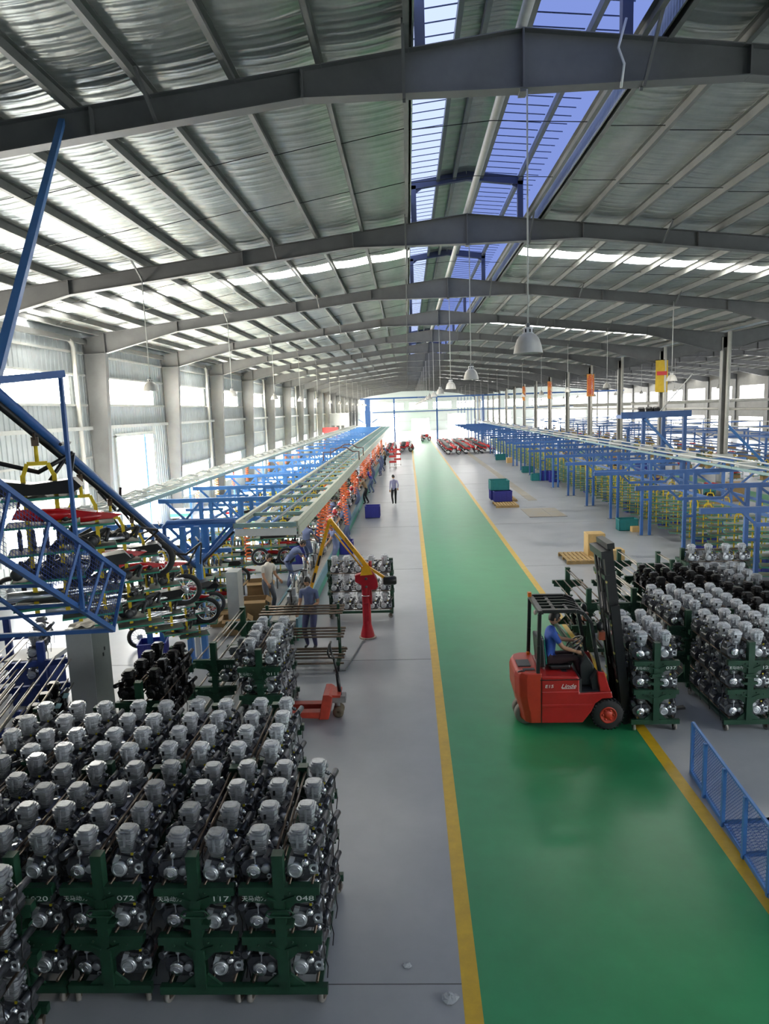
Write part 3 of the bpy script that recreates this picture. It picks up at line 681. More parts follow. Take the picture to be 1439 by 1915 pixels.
def load(x, y, kind, cname, L=1.56, n=4, levels=(0, 1, 2), cols=(-1, 1), parts=lambda lv, c, k: True, rz=0, show=lambda lv, c, k: True, kinds=None):
    tn = ('bottom tier', 'middle tier', 'top tier'); cn = {-1: 'left row', 1: 'right row'}
    for lv in levels:
        for c in cols:
            for k in range(n):
                if not show(lv, c, k): continue
                lx, ly = c * .2, .17 + k * (L - .34) / (n - 1)
                X = x + lx * math.cos(rz) - ly * math.sin(rz); Yy = y + lx * math.sin(rz) + ly * math.cos(rz)
                kd = kinds(lv, c, k) if kinds else kind
                engine(kd, (X, Yy, LV[lv] + .02), rz + (0 if c > 0 else PI), '%s, %s, %s, %s, %s from front' % (KN[kd], cname, tn[lv], cn[c], ORD[k]), parts(lv, c, k))
# --- left block, front row (numbers 020, 072, 117, 048)
front = [(-1.30, '048', 'rightmost front cart'), (-2.085, '117', 'second front cart'), (-2.975, '072', 'third front cart'), (-3.79, '020', 'fourth front cart')]
for i, (x, num, cn) in enumerate(front):
    yf = 5.72 if i < 2 else 5.74
    cart(x, yf, 'green wheeled engine cart marked %s, %s of the front row' % (num, ('rightmost', 'second from the right', 'third from the right', 'fourth from the right')[i]), num, txt=True)
    load(x, yf, 'bare', cn, show=lambda lv, c, k: lv == 2 or k == 0 or (lv < 2 and i == 0 and c > 0) or (lv == 1 and k == 1) , parts=lambda lv, c, k: True)  # darker bare kind stands in for shading and wrap on this row
# nearest cart, cut by the lower left edge of the frame
cart(-3.86, 3.95, 'green engine cart nearest the camera, cut off at the lower left', '', rz=0)
load(-3.86, 3.95, 'bare', 'the nearest cart', show=lambda lv, c, k: c > 0 or lv == 2)
# --- left block, second row
for i in range(4):
    x = -1.93 - .832 * i; nm = ('rightmost', 'second', 'third', 'fourth')[i]
    cname = ('rightmost second-row cart' if i == 0 else nm + ' second-row cart from right')
    cart(x, 7.42, 'green engine cart of wrapped engines, %s in the row behind number 048' % (nm if i == 0 else nm + ' from the right'), '')
    load(x, 7.42, 'wrapped', cname, show=lambda lv, c, k: lv == 2 or (i == 0 and c > 0 and lv == 1))
cart(-4.62, 5.95, 'green engine cart left of cart 020, partly cut off', ''); load(-4.62, 5.95, 'bare', 'cart cut by the left edge', levels=(2,))
cart(-5.28, 7.42, 'green engine cart of wrapped engines at the left end of the second row', ''); load(-5.28, 7.42, 'wrapped', 'leftmost second-row cart', levels=(2,), cols=(1,))
# --- third group: black engines, number 181 and 0111
cart(-4.2, 9.85, 'green cart loaded with black engines', ''); load(-4.2, 9.85, 'black', 'cart of black engines', levels=(2, 1), show=lambda lv, c, k: lv == 2 or c > 0)
cart(-3.55, 11.6, 'nearly empty green cart with bare rods marked 181', '181', L=2.2, txt=False, steel=True)
for k in range(3): engine('bare', (-3.38, 11.9 + .5 * k, LV[1] + .02), 0, 'bare engine in the nearly empty cart behind the black engines, %s from front' % ORD[k])
cart(-2.66, 11.2, 'green cart of engines marked 0111 beside the pallet jack', '0111')
load(-2.66, 11.2, 'wrapped', 'cart beside the pallet jack', show=lambda lv, c, k: lv == 2 or c > 0 or k == 0)
# --- cart seen side-on behind the red crane
def side_cart(x, y, label, cname, kinds='bare', n=4, levels=(0, 1, 2), parts=True, L=1.66):
    cart(x, y, label, '', L=L, rz=-PI / 2)
    tn = ('bottom tier', 'middle tier', 'top tier')
    for lv in levels:
        for k in range(n):
            lx = .17 + k * (L - .34) / (n - 1)
            engine(kinds, (x + lx, y - .2, LV[lv] + .02), .0, '%s on %s, %s, %s from the left' % (KN[kinds], cname, tn[lv], ORD[k]), parts)
side_cart(-2.23, 18.2, 'loaded engine cart standing sideways behind the red crane', 'cart behind the crane', kinds='wrapped', n=5)  # wrapped kind used so its lighter alloy carries the light on these engines
side_cart(7.27, 18.5, 'engine cart standing sideways at the back of the right-hand block', 'sideways cart on the right', kinds='wrapped')
# --- right block
cart(4.0, 11.12, 'green engine cart number 037 beside the forklift mast', '037')
load(4.0, 11.12, 'wrapped', 'cart at the forklift mast', kinds=lambda lv, c, k: 'wrapped' if lv == 2 else 'bare')
cart(5.50, 11.06, 'green engine cart number 12 at the right edge', '12')
load(5.50, 11.06, 'wrapped', 'second right-hand cart', kinds=lambda lv, c, k: 'wrapped' if lv == 2 else 'bare')
cart(6.32, 11.25, 'green engine cart cut off by the right edge, beside cart 12', ''); load(6.32, 11.25, 'wrapped', 'cart at the right edge', levels=(2,))
rowb = [(5.20, 12.87, 'wrapped'), (6.0, 12.9, 'wrapped'), (6.8, 12.95, 'black'), (7.6, 13.0, 'black')]
for i, (x, y, kd) in enumerate(rowb):
    nm = '%s second-row cart of right block' % ORD[i]
    cart(x, y, 'green engine cart, %s from the left in the second row of the right block' % ORD[i], '天马' if False else '')
    load(x, y, kd, nm, levels=(2, 1), show=lambda lv, c, k: lv == 2 or (i == 0))
rowc = [(5.62, 14.75, 'black'), (6.45, 14.8, 'black'), (7.3, 14.8, 'bare')]
for i, (x, y, kd) in enumerate(rowc):
    nm = '%s third-row cart of right block' % ORD[i]
    cart(x, y, 'green engine cart, %s from the left in the third row of the right block' % ORD[i], '')
    load(x, y, kd, nm, levels=(2,), parts=lambda lv, c, k: False)
cart(4.72, 14.55, 'mostly empty green cart with bare steel rods behind the forklift mast', '', steel=True, L=2.0)
for k in range(3): engine('wrapped', (4.52, 14.85 + .5 * k, LV[1] + .02), PI, 'plastic-wrapped engine on the mostly empty cart behind the mast, %s from its front' % ORD[k])
cart(5.6, 16.85, 'empty green cart with steel rods in front of the cardboard boxes', '', steel=True, L=1.7)
cart(6.5, 17.15, 'empty green cart with steel rods left of the sideways cart', '', steel=True, L=1.0)
cart(3.78, 14.6, 'dark empty cart partly hidden by the forklift mast', '', L=2.0)
for k in range(3): engine('black', (3.78, 14.8 + .5 * k, LV[0] + .02), 0, 'black engine low on the dark cart behind the mast, %s from its front' % ORD[k])
# --- blue racks of rods on the far left
def blue_rack(x, y, rzv, label):
    t = thing('rod_rack', label, 'rack', (x, y, 0), rzv)
    for yy in (0, 2.9):
        MB().bb(-.06, .06, yy - .05, yy + .05, .1, 1.6).build('post', M_DBLUE, t)
        for z in (.35, .8, 1.25): MB().bb(-.62, .62, yy - .045, yy + .045, z - .1, z).build('cross_beam', M_DBLUE, t)
        MB().bb(-.5, .5, yy - .06, yy + .06, .06, .16).build('end_base', M_DBLUE, t)
    rm = MB().tube((0, -.1, 0), (0, 3.0, 0), .016, 7).mesh('rod', M_RODS)
    for z in (.35, .8, 1.25):
        for dx in (-.52, -.38, -.2, .2, .38, .52): obj('rod', rm, t, (dx, 0, z + .016))
    return t
blue_rack(-6.0, 8.9, .25, 'dark blue rack of steel rods at the left edge, nearest')
blue_rack(-7.5, 10.4, .25, 'dark blue rack of steel rods at the left edge, farther back')
for i, (x, y, z) in enumerate(((-5.75, 9.3, .82), (-5.8, 9.75, .82), (-5.86, 10.2, .82), (-5.95, 10.6, .82), (-5.72, 9.2, .37), (-5.78, 9.7, .37), (-5.85, 10.2, .37), (-6.0, 10.9, .37), (-6.9, 11.9, 1.27), (-7.1, 12.4, 1.27), (-7.3, 12.9, 1.27), (-7.0, 12.0, .82))):
    engine('black' if i < 8 else 'bare', (x, y, z), .25, '%s on the blue rod racks, %s counted from the nearest' % (KN['black' if i < 8 else 'bare'], ORD[i]))
for i, (x, y) in enumerate(((-5.55, 9.35), (-5.58, 9.75), (-5.64, 10.15), (-5.72, 10.55))):
    tag(MB().box((x, y, 1.18 if False else 1.06), (.09, .1, .004), Matrix.Rotation(.5, 3, 'X')).build('paper_card', mat('card_blue', (0.35, 0.6, 0.68), .6)), 'pale blue paper card on the black engines, %s from the nearest' % ORD[i], 'card')
# ================================================================== PEOPLE
def ik(a, b, l1, l2, pole):
    a = Vector(a); b = Vector(b); d = b - a; L = min(d.length, (l1 + l2) * .995); d.normalize(); b = a + d * L
    x = (l1 * l1 - l2 * l2 + L * L) / (2 * L); h = math.sqrt(max(0, l1 * l1 - x * x))
    p = Vector(pole); p = p - d * p.dot(d); p.normalize()
    return a + d * x + p * h, b
def head_mesh(mb_list, c, R, s=1.0):
    # c: head centre, R: rotation; returns face verts for skin
    prof = []; vs = []; fs = []; n = 16; m = 12
    for i in range(m + 1):
        ph = PI * i / m
        for j in range(n):
            th = 2 * PI * j / n; x = math.sin(ph) * math.cos(th); y = math.sin(ph) * math.sin(th); z = math.cos(ph)
            px, py, pz = x * .074, y * .095, z * .118
            if z < -.1: k = 1 - .35 * (-z - .1); px *= k; py *= (1 - .12 * (-z))
            if y > .75 and -.45 < z < .15: py += .022 * (1 - abs(x) / .3) if abs(x) < .3 else 0
            if y > .6 and abs(z - .12) < .12 and .15 < abs(x) < .6: py -= .008
            vs.append(Vector(c) + R @ Vector((px, py, pz)) * s)
    for i in range(m):
        for j in range(n): j2 = (j + 1) % n; fs.append((i * n + j, (i + 1) * n + j, (i + 1) * n + j2, i * n + j2))
    return vs, fs
def limb_quads(pts, rads, n=8):
    b = MB().path(pts, rads, n); return b.v, b.f
def person(label, loc, rz, lean=0.0, hands=None, feet=None, hip=(0, 0, .93), shirt=M_UNI, pants=M_UNI, sleeve='short', head_pitch=0.2, head_yaw=0.0, turn=0.0, group=None, scale=1.0, sit=False, detail=True, cap=None):
    """local frame: x right, y forward, z up"""
    H = Vector(hip); RL = Matrix.Rotation(-lean, 3, 'X'); RT = Matrix.Rotation(turn, 3, 'Z')
    up = RT @ RL @ Vector((0, 0, 1)); fw = RT @ RL @ Vector((0, 1, 0)); rt = RT @ Vector((1, 0, 0))
    mid = H + up * .2 + fw * .005; ch = H + up * .38 + fw * .01; nb = H + up * .52; nk = H + up * .58 + fw * .015
    hands = hands or [(-.27, .08, .82), (.27, .08, .82)]; feet = feet or [(-.11, .02, .08), (.11, -.02, .08)]
    J = [H, mid, ch, nb, nk]; Rr = [(.145, .115), (.13, .105), (.165, .12), (.07, .07), (.052, .055)]; E = [(0, 1), (1, 2), (2, 3), (3, 4)]; bone = ['torso', 'torso', 'torso', 'neck']
    wr = []
    for s, hd in ((-1, hands[0]), (1, hands[1])):
        sh = ch + up * .10 + rt * (.185 * s); el, w = ik(sh, hd, .29, .25, Vector((s * .18, -.9, -.25)))
        i = len(J); J += [sh, sh.lerp(el, .5), el, el.lerp(w, .45), w]; Rr += [(.062, .062), (.05, .05), (.041, .041), (.038, .038), (.026, .028)]
        E += [(2, i), (i, i + 1), (i + 1, i + 2), (i + 2, i + 3), (i + 3, i + 4)]; bone += ['torso', 'uarm', 'uarm', 'larm', 'larm']; wr.append((s, el, w))
    an = []
    for s, ft in ((-1, feet[0]), (1, feet[1])):
        hp = H + Vector((s * .09, 0, -.03)); kn, a = ik(hp, ft, .44, .43, Vector((s * .1, 1, 0 if not sit else .6)))
        i = len(J); J += [hp, hp.lerp(kn, .5), kn, kn.lerp(a, .4), a, a + Vector((s * .015, .15, -.035))]; Rr += [(.098, .098), (.085, .085), (.064, .064), (.064, .064), (.045, .045), (.04, .032)]
        E += [(0, i), (i, i + 1), (i + 1, i + 2), (i + 2, i + 3), (i + 3, i + 4), (i + 4, i + 5)]; bone += ['leg', 'leg', 'leg', 'leg', 'leg', 'foot']
    me = bpy.data.meshes.new('skel'); me.from_pydata([tuple(j) for j in J], E, []); o = bpy.data.objects.new('skel', me)
    md = o.modifiers.new('skin', 'SKIN'); md.use_smooth_shade = True
    if not me.skin_vertices: me.skin_vertices.new()
    for k, v in enumerate(me.skin_vertices[0].data): v.radius = Rr[k]; v.use_root = (k == 0)
    sb = o.modifiers.new('sub', 'SUBSURF'); sb.levels = 1; sb.render_levels = 1
    me2 = eval_mesh(o)
    vs = [v.co.copy() for v in me2.vertices]; fs = [tuple(p.vertices) for p in me2.polygons]; mi = []
    mats = [shirt, pants, M_SKIN, M_SHOE, M_EYE, M_LIP]
    def seg(p, a, b):
        d = b - a; t = max(0, min(1, (p - a).dot(d) / max(1e-9, d.dot(d)))); return (p - a - d * t).length, t
    for p in me2.polygons:
        c = p.center; best = None
        for (a, b), bn in zip(E, bone):
            dd, t = seg(c, J[a], J[b])
            dd -= (Rr[a][0] + Rr[b][0]) / 2
            if best is None or dd < best[0]: best = (dd, bn, t, a)
        bn = best[1]
        if bn == 'torso': m = 0 if (c - H).dot(up) > -.01 else 1
        elif bn == 'uarm': m = 0 if (sleeve == 'long' or best[3] in (5, 10) or best[2] < .25) else 2
        elif bn == 'larm': m = 0 if sleeve == 'long' else 2
        elif bn == 'leg': m = 1
        elif bn == 'neck': m = 2 if (c - nb).dot(up) > -.005 else 0
        else: m = 3
        mi.append(m)
    # head (same mesh)
    R = RT @ Matrix.Rotation(head_yaw, 3, 'Z') @ Matrix.Rotation(-lean * .55 - head_pitch, 3, 'X')
    hc = nk + up * .06 + R @ Vector((0, .02, .075))
    hv, hf = head_mesh(None, hc, R); o0 = len(vs); vs += hv; fs += [tuple(i + o0 for i in f) for f in hf]; mi += [2] * len(hf)
    def addb(mb, m):
        nonlocal vs, fs, mi
        o0 = len(vs); vs += [Vector(v) for v in mb.v]; fs += [tuple(i + o0 for i in f) for f in mb.f]; mi += [m] * len(mb.f)
    def hb(p, r, sc, m):
        b = MB().ball((0, 0, 0), r, 8, 6, sc); b.v = [tuple(hc + R @ (Vector(v) + Vector(p))) for v in b.v]; addb(b, m)
    for s in (-1, 1): hb((s * .075, -.005, -.005), .022, (.45, .8, 1.3), 2); hb((s * .03, .085, .015), .011, (1.3, .5, .6), 4)
    hb((0, .086, -.055), .017, (1.3, .35, .35), 5); hb((0, .098, -.012), .014, (.8, 1.0, 1.2), 2)
    # hands with five fingers
    for s, el, w in wr:
        d = (w - el).normalized(); sd = d.cross(Vector((0, 0, 1))); sd = sd.normalized() if sd.length > .1 else Vector((1, 0, 0)); nn = sd.cross(d)
        b = MB(); b.path([w - d * .02, w + d * .035, w + d * .085], [.027, .036, .033], 8)
        for k, L in enumerate((.062, .075, .07, .055)):
            q0 = w + d * .075 + sd * (.03 - .02 * k); cl = -nn if nn.z > 0 else nn
            q1 = q0 + d * L * .5 + cl * .012; q2 = q1 + d * L * .3 + cl * .028; b.path([q0, q1, q2], [.0095, .009, .007], 6)
        q0 = w + d * .02 + sd * (.03 if s < 0 else -.03); q1 = q0 + d * .035 + sd * (.022 if s < 0 else -.022); b.path([q0, q1, q1 + d * .03], [.011, .01, .008], 6)
        addb(b, 2)
    body = bpy.data.meshes.new('body'); body.from_pydata([tuple(v) for v in vs], [], fs)
    for m in mats: body.materials.append(m)
    body.polygons.foreach_set('material_index', mi); body.polygons.foreach_set('use_smooth', [True] * len(fs)); body.update()
    t = obj('person', body, None, loc, (0, 0, rz)); t.scale = (scale,) * 3; tag(t, label, 'person', group)
    hr = MB(); hvs = []; hfs = []; n = 16; m = 7
    for i in range(m + 1):
        ph = PI * .56 * i / m
        for j in range(n):
            th = 2 * PI * j / n; cut = 1.0 if math.sin(th) < .45 else .66
            ph2 = ph * cut * (1.12 if math.sin(th) < -.2 else 1.0); x = math.sin(ph2) * math.cos(th); y = math.sin(ph2) * math.sin(th); z = math.cos(ph2)
            k = 1.10 + .03 * math.sin(5 * th + i)
            hvs.append(hc + R @ Vector((x * .074 * k, y * .095 * k, z * .118 * k)))
    for i in range(m):
        for j in range(n): j2 = (j + 1) % n; hfs.append((i * n + j, (i + 1) * n + j, (i + 1) * n + j2, i * n + j2))
    hr.add(hvs, hfs, True).build('hair', M_HAIR, t)
    return t
# ================================================================== FORKLIFT
fl = thing('forklift', 'red electric forklift with black mast and overhead guard on the green lane', 'forklift', (1.70, 11.72, 0))
HW = .53
def sidep(poly, y0, y1): return MB().prism(poly, y0, y1, 'Y')
ch = sidep([(.42, .13), (1.12, .13), (1.26, .32), (1.33, .47), (1.44, .55), (1.62, .56), (1.60, .68), (1.06, .66), (1.06, .70), (.42, .70)], -HW, HW)
ch.build('chassis', M_RED, fl, .02)
sidep([(.43, .42), (1.24, .42), (1.28, .47), (.43, .47)], -HW - .012, -HW + .02).build('side_ridge', M_RED, fl, .008)
bt = sidep([(.42, .66), (1.06, .66), (1.06, .915), (1.02, .95), (.42, .97)], -HW + .005, HW - .005); bt.build('battery_hood', M_RED, fl, .02)
MB().bb(.40, 1.06, -HW - .004, -HW + .01, .895, .91).bb(.415, .425, -HW - .004, -HW + .01, .14, .95).build('panel_gap', M_BLACK, fl)
cw = MB(); vs = []; pl = [(.43, -.53), (.18, -.53), (.06, -.46), (.0, -.30), (.0, .30), (.06, .46), (.18, .53), (.43, .53)]
def cwring(z, k, dx): return [(.43 - (.43 - x) * k + dx, y * (1 - .02 * (1 - k)), z) for x, y in pl]
rings = [cwring(.13, .72, 0), cwring(.35, .82, 0), cwring(.6, .98, 0), cwring(.92, 1.0, 0), cwring(1.0, .95, 0), cwring(1.02, .86, 0)]
vs = [v for r in rings for v in r]; k8 = len(pl); fs = []
for i in range(len(rings) - 1):
    for j in range(k8): j2 = (j + 1) % k8; fs.append((i * k8 + j, i * k8 + j2, (i + 1) * k8 + j2, (i + 1) * k8 + j))
fs += [tuple(reversed(range(k8))), tuple(range((len(rings) - 1) * k8, len(rings) * k8))]
cw.add(vs, fs).build('counterweight', M_REDO, fl, .025)
MB().bb(.08, .3, -.2, .1, 1.015, 1.04).bb(.14, .34, -.38, -.3, 1.015, 1.035).path([(.05, -.38, 1.0), (.1, -.42, 1.03), (.16, -.42, 1.03)], .012, 6).build('rear_fittings', M_DGREY, fl)
for s in (-1, 1):
    MB().prism([(1.40, .68), (1.58, .68), (1.47, 1.02), (1.36, 1.04)], s * HW - .045 * (s + 1), s * HW + .045 * (1 - s), 'Y').build('front_post_base', M_RED, fl, .008)
MB().bb(1.06, 1.42, -HW + .02, HW - .02, .655, .675).bb(1.04, 1.10, -HW + .03, HW - .03, .66, .9).prism([(1.30, .67), (1.42, .67), (1.38, 1.0), (1.28, .85)], -HW + .1, HW - .1, 'Y').build('footwell', M_DGREY, fl)
def wheel_parts(parent, cx, cy, r, w, hubm, rubber=M_RUB, face=-1, name='front_wheel'):
    o = MB().lathe([(r * .5, -w / 2), (r * .9, -w / 2), (r, -w / 2 + .03), (r, w / 2 - .03), (r * .9, w / 2), (r * .5, w / 2)], 28, (0, 0, 0), 'Y').build(name, rubber, parent)
    o.location = (cx, cy, r)
    h = MB().lathe([(.001, -.02), (r * .2, -.025), (r * .24, -.01), (r * .42, .0), (r * .5, -.03), (r * .55, -.02), (r * .55, .02)], 24, (0, face * w * .5 * .86 if face < 0 else w * .43, 0), 'Y')
    for a in range(6): h.disc((r * .33 * math.cos(a * PI / 3), face * w * .43 - .012, r * .33 * math.sin(a * PI / 3)), .018, .03, n=7)
    h.build('hub', hubm, o)
    if r > .2:
        tb = MB()
        for a in range(28):
            an = a * 2 * PI / 28; tb.box((r * math.cos(an) * 1.0, 0, r * math.sin(an) * 1.0), (.02, w * .96, .02), Matrix.Rotation(-an, 3, 'Y'))
        tb.build('tread', rubber, o)
    return o
for s in (-1, 1): wheel_parts(fl, 1.54, s * (HW - .085), .265, .19, M_REDO, face=s)
for yy in (-.21, .03): wheel_parts(fl, .20, yy - .0, .19, .15, M_REDO, M_RUBG, -1, 'rear_wheel')
# overhead guard
RAIL = [(.37, 1.0), (.385, 1.5), (.40, 2.05), (.44, 2.09), (1.0, 2.085), (1.14, 2.03), (1.25, 1.88), (1.32, 1.45), (1.41, 1.0)]
for s in (-1, 1):
    g = MB(); yy = s * (HW - .05)
    for a, b in zip(RAIL, RAIL[1:]): g.bar((a[0], yy, a[1]), (b[0], yy, b[1]), .075, .06, (0, 1, 0) if False else (0, 0, 1))
    g.build('guard_pillar', M_BLACK, fl, .01)
for k in range(5):
    yy = -.36 + k * .18; g = MB()
    pts = [(.42, 2.07), (.96, 2.07), (1.1, 2.02), (1.2, 1.93)] if k not in (0,) else [(.42, 2.07), (.66, 2.07)]
    for a, b in zip(pts, pts[1:]): g.bar((a[0], yy, a[1]), (b[0], yy, b[1]), .035, .05)
    g.build('roof_bar', M_BLACK, fl)
MB().bb(.38, .46, -HW + .03, HW - .03, 2.04, 2.10).bb(.64, .69, -HW + .03, HW - .03, 2.045, 2.09).bar((1.2, -HW + .05, 1.94), (1.2, HW - .05, 1.94), .05, .05).bb(.86, .9, -HW + .03, -.1, 2.045, 2.09).build('roof_crossbar', M_BLACK, fl)
MB().bb(.36, .42, .40, .48, 2.09, 2.17).build('beacon', mat('beacon_orange', (0.85, 0.2, .02), .3), fl)
MB().bb(.33, .38, .38, .46, .99, 1.06).build('rear_light', MATS['beacon_orange'], fl)
MB().disc((.36, -.30, 2.02), .04, .05, 'X', 10).build('work_light', mat('lamp_glass', (0.7, 0.6, .5), .2), fl)
for s in (-1, 1): MB().ball((1.38, s * (HW - .0), 1.83), .085, 12, 8, (.7, 1, 1)).build('headlamp', M_BLACK, fl); MB().bb(1.36, 1.46, s * HW - .05, s * HW + .05, 1.6, 1.74).build('indicator', mat('indicator_brown', (0.25, 0.05, 0.02), .3), fl)
MB().bar((.95, -.02, .9), (1.18, -.02, 1.3), .07, .06).build('steering_column', M_BLACK, fl)
sw = MB().torus((0, 0, 0), .17, .014, 'Z', 22, 6).bar((-.16, 0, 0), (.16, 0, 0), .03, .012).bar((0, -.16, 0), (0, 0, 0), .03, .012).disc((0, 0, 0), .045, .03, 'Z', 10).build('steering_wheel', M_BLACK, fl)
sw.location = (1.10, .02, 1.36); sw.rotation_euler = (0, -.62, 0)
MB().prism([(1.14, .7), (1.36, .7), (1.36, 1.05), (1.22, 1.26), (1.12, 1.05)], -.3, .3).build('dashboard', M_DGREY, fl, .02)
MB().bb(.62, .98, -.24, .24, .96, 1.05).build('seat', M_BLACK, fl, .03)
MB().prism([(.44, 1.0), (.56, 1.0), (.52, 1.52), (.40, 1.54)], -.22, .22).build('seat_back', M_BLACK, fl, .03)
sv = MB()
for k in range(9): sv.torus((.575 - .006 * k, 0, 1.08 + k * .045), .0, .001, 'X', 4, 3) if False else sv.bar((.565 - .006 * k, -.2, 1.06 + k * .05), (.565 - .006 * k, .2, 1.06 + k * .05), .008, .03)
for k in range(5): sv.bar((.57, -.2 + .1 * k, 1.06), (.53, -.2 + .1 * k, 1.5), .008, .02)
sv.build('green_lattice', mat('lattice_green', (0.01, 0.22, 0.16), .5), fl)
def fltext(s, size, x, z, sh):
    o = obj('lettering', text_mesh(s, size, 'lettering', .001, sh), fl, (x, -HW - .006, z), (PI / 2, 0, 0)); return o
fltext('E15', .085, .55, .79, .15).scale = (1.15, .9, 1); fltext('Linde', .10, .87, .79, .35).scale = (1.15, 1, 1)
MB().bb(.76, .99, -HW + .002 - .008, -HW - .004, .745, .752).build('lettering_underline', M_LETTER, fl)
MB().bb(.80, .90, -.3, -.18, .953, .957).bb(.66, .8, -.44, -.36, .953, .957).build('hood_grip', M_DGREY, fl)
# mast (leaning back)
mast = obj('mast', None, fl, (1.94, 0, .04), (0, -.115, 0))
for s in (-1, 1):
    MB().bb(-.11, -.03, s * .30 - .05, s * .30 + .05, 0, 3.05).bb(-.02, .06, s * .25 - .04, s * .25 + .04, .05, 3.12).bb(-.1, .05, s * .36 - .02, s * .36 + .02, 0, 2.1).build('mast_rail', M_BLACK, mast)
    MB().tube((-.07, s * .17, .1), (-.07, s * .17, 2.2), .035, 8).tube((-.07, s * .17, 2.2), (-.07, s * .17, 3.0), .022, 8).build('lift_cylinder', M_BLACK, mast)
    MB().path([(-.14, s * .1, 3.0), (-.15, s * .1, 1.6), (-.12, s * .12, .7)], .014, 5).build('hose', M_BLACK, mast)
    for z in (.75, 1.25, 1.75, 2.5): MB().bb(-.125, -.105, s * .34 - .03, s * .34 + .03, z, z + .03).build('clamp', mat('brass', (0.45, 0.38, .12), .35, .6), mast)
for q in ((-.16, -.0, -.38, .38, 2.92, 3.05), (-.04, .08, -.34, .34, 3.06, 3.16), (-.14, -.05, -.36, .36, 2.55, 2.63), (-.15, -.09, -.34, .34, 1.86, 1.94), (-.1, .06, -.4, .4, .0, .18), (-.12, -.04, -.36, .36, .95, 1.03)): MB().bb(*q).build('mast_crossbar', M_BLACK, mast)
MB().bb(.09, .16, -.42, .42, .25, .4).bb(.09, .16, -.42, .42, .75, .88).bb(.1, .15, -.42, -.36, .2, 1.15).bb(.1, .15, .36, .42, .2, 1.15).bb(.1, .14, -.05, .05, .2, 1.1).build('fork_carriage', M_BLACK, mast)
for s in (-1, 1): MB().bb(.15, .19, s * .25 - .05, s * .25 + .05, .1, .8).bb(.15, 1.0, s * .25 - .05, s * .25 + .05, .08, .115).build('fork', M_BLACK, mast)
MB().disc((-.115, -.31, 1.62), .035, .004, 'X', 14).build('round_sign', mat('sign_red', (0.7, 0.08, .06), .4), mast); MB().disc((-.118, -.31, 1.62), .024, .004, 'X', 12).build('round_sign', M_LETTER, mast)
person('seated driver in a blue polo shirt steering the red forklift', (2.28, 11.70, 0), -PI / 2, lean=.06, hip=(0, .07, 1.12), sit=True, hands=[(-.02, .52, 1.36), (.12, .50, 1.27)] if False else [(-.14, .55, 1.36), (.17, .50, 1.27)], feet=[(-.12, .66, .74), (.12, .62, .74)], shirt=M_POLO, pants=M_PANTB, head_pitch=.22, scale=1.0)
# ================================================================== CRANE ARM, PALLET JACK, EMPTY CART
cr = thing('pillar_crane', 'red pillar crane with a folding yellow arm beside the assembly line', 'crane', (-1.14, 16.28, 0))
MB().disc((0, 0, .02), .21, .04, 'Z', 24).build('base_plate', mat('base_steel', (0.30, 0.24, .20), .5, .3, var=.2), cr)
MB().lathe([(.17, .04), (.165, .1), (.105, .34), (.1, 1.28), (.1, 1.3)], 20).build('pillar', M_REDC, cr)
MB().bb(-.055, .055, -.13, .0, .45, .9).bb(.1, .14, -.05, .05, .85, 1.25).build('pillar_box', M_REDC, cr)
MB().prism([(-.09, 1.2), (.26, 1.22), (.30, 1.30), (.28, 1.46), (.2, 1.64), (.12, 1.76), (.0, 1.76), (-.12, 1.62), (-.25, 1.58), (-.25, 1.42), (-.10, 1.34)], -.09, .09).build('pivot_head', M_REDC, cr, .015)
MB().prism([(-.12, 1.58), (.18, 1.6), (.12, 1.8), (.04, 1.86), (-.06, 1.8)], -.115, -.095).prism([(-.12, 1.58), (.18, 1.6), (.12, 1.8), (.04, 1.86), (-.06, 1.8)], .095, .115).build('arm_bracket', M_ORANGEY, cr)
MB().tube((.12, .06, 1.7), (.12, .06, 1.9), .04, 8).build('top_cap', M_REDC, cr)
MB().torus((0, 0, 1.07), .104, .012, 'Z', 16, 5).build('pillar_band', M_CHROME, cr)
MB().disc((.02, -.11, 1.5), .035, .03, n=10).disc((.02, -.11, 1.3), .03, .03, n=10).build('gauge', M_DGREY, cr)
def cbar(a, b, w, nm, m): MB().bar((a[0], a[2], a[1]), (b[0], b[2], b[1]), w, w * .75).build(nm, m, cr)
cbar((.05, 1.78, 0), (-.78, 2.92, 0), .12, 'upper_arm', M_ORANGEY); cbar((-.70, 2.6, 0), (-.02, 1.66, .05), .045, 'tie_rod', M_ORANGEY)
cbar((-.80, 2.94, -.06), (-1.38, 1.12, -.06), .10, 'lower_arm', M_ORANGEY)
cbar((.05, 1.78, 0), (.52, 1.45, 0), .08, 'tail_arm', M_ORANGEY); cbar((-1.05, 2.1, -.13), (-1.12, 1.86, -.13), .06, 'black_band', M_BLACK); cbar((-1.19, 1.68, -.13), (-1.26, 1.45, -.13), .06, 'black_band', M_BLACK)
MB().disc((.58, 0, 1.42), .11, .3, 'X', 16).disc((.70, 0, 1.42), .1, .1, 'X', 16).build('motor', M_BLACK, cr)
MB().disc((-.79, 0, 2.92), .06, .16, n=12).build('elbow_pin', M_ORANGEY, cr)
o = obj('lettering', text_mesh('MAXIMUM', .07), cr, (-.36, -.062, 2.36), (PI / 2, .95, 0)); o.data.materials.clear(); o.data.materials.append(M_BLACK)
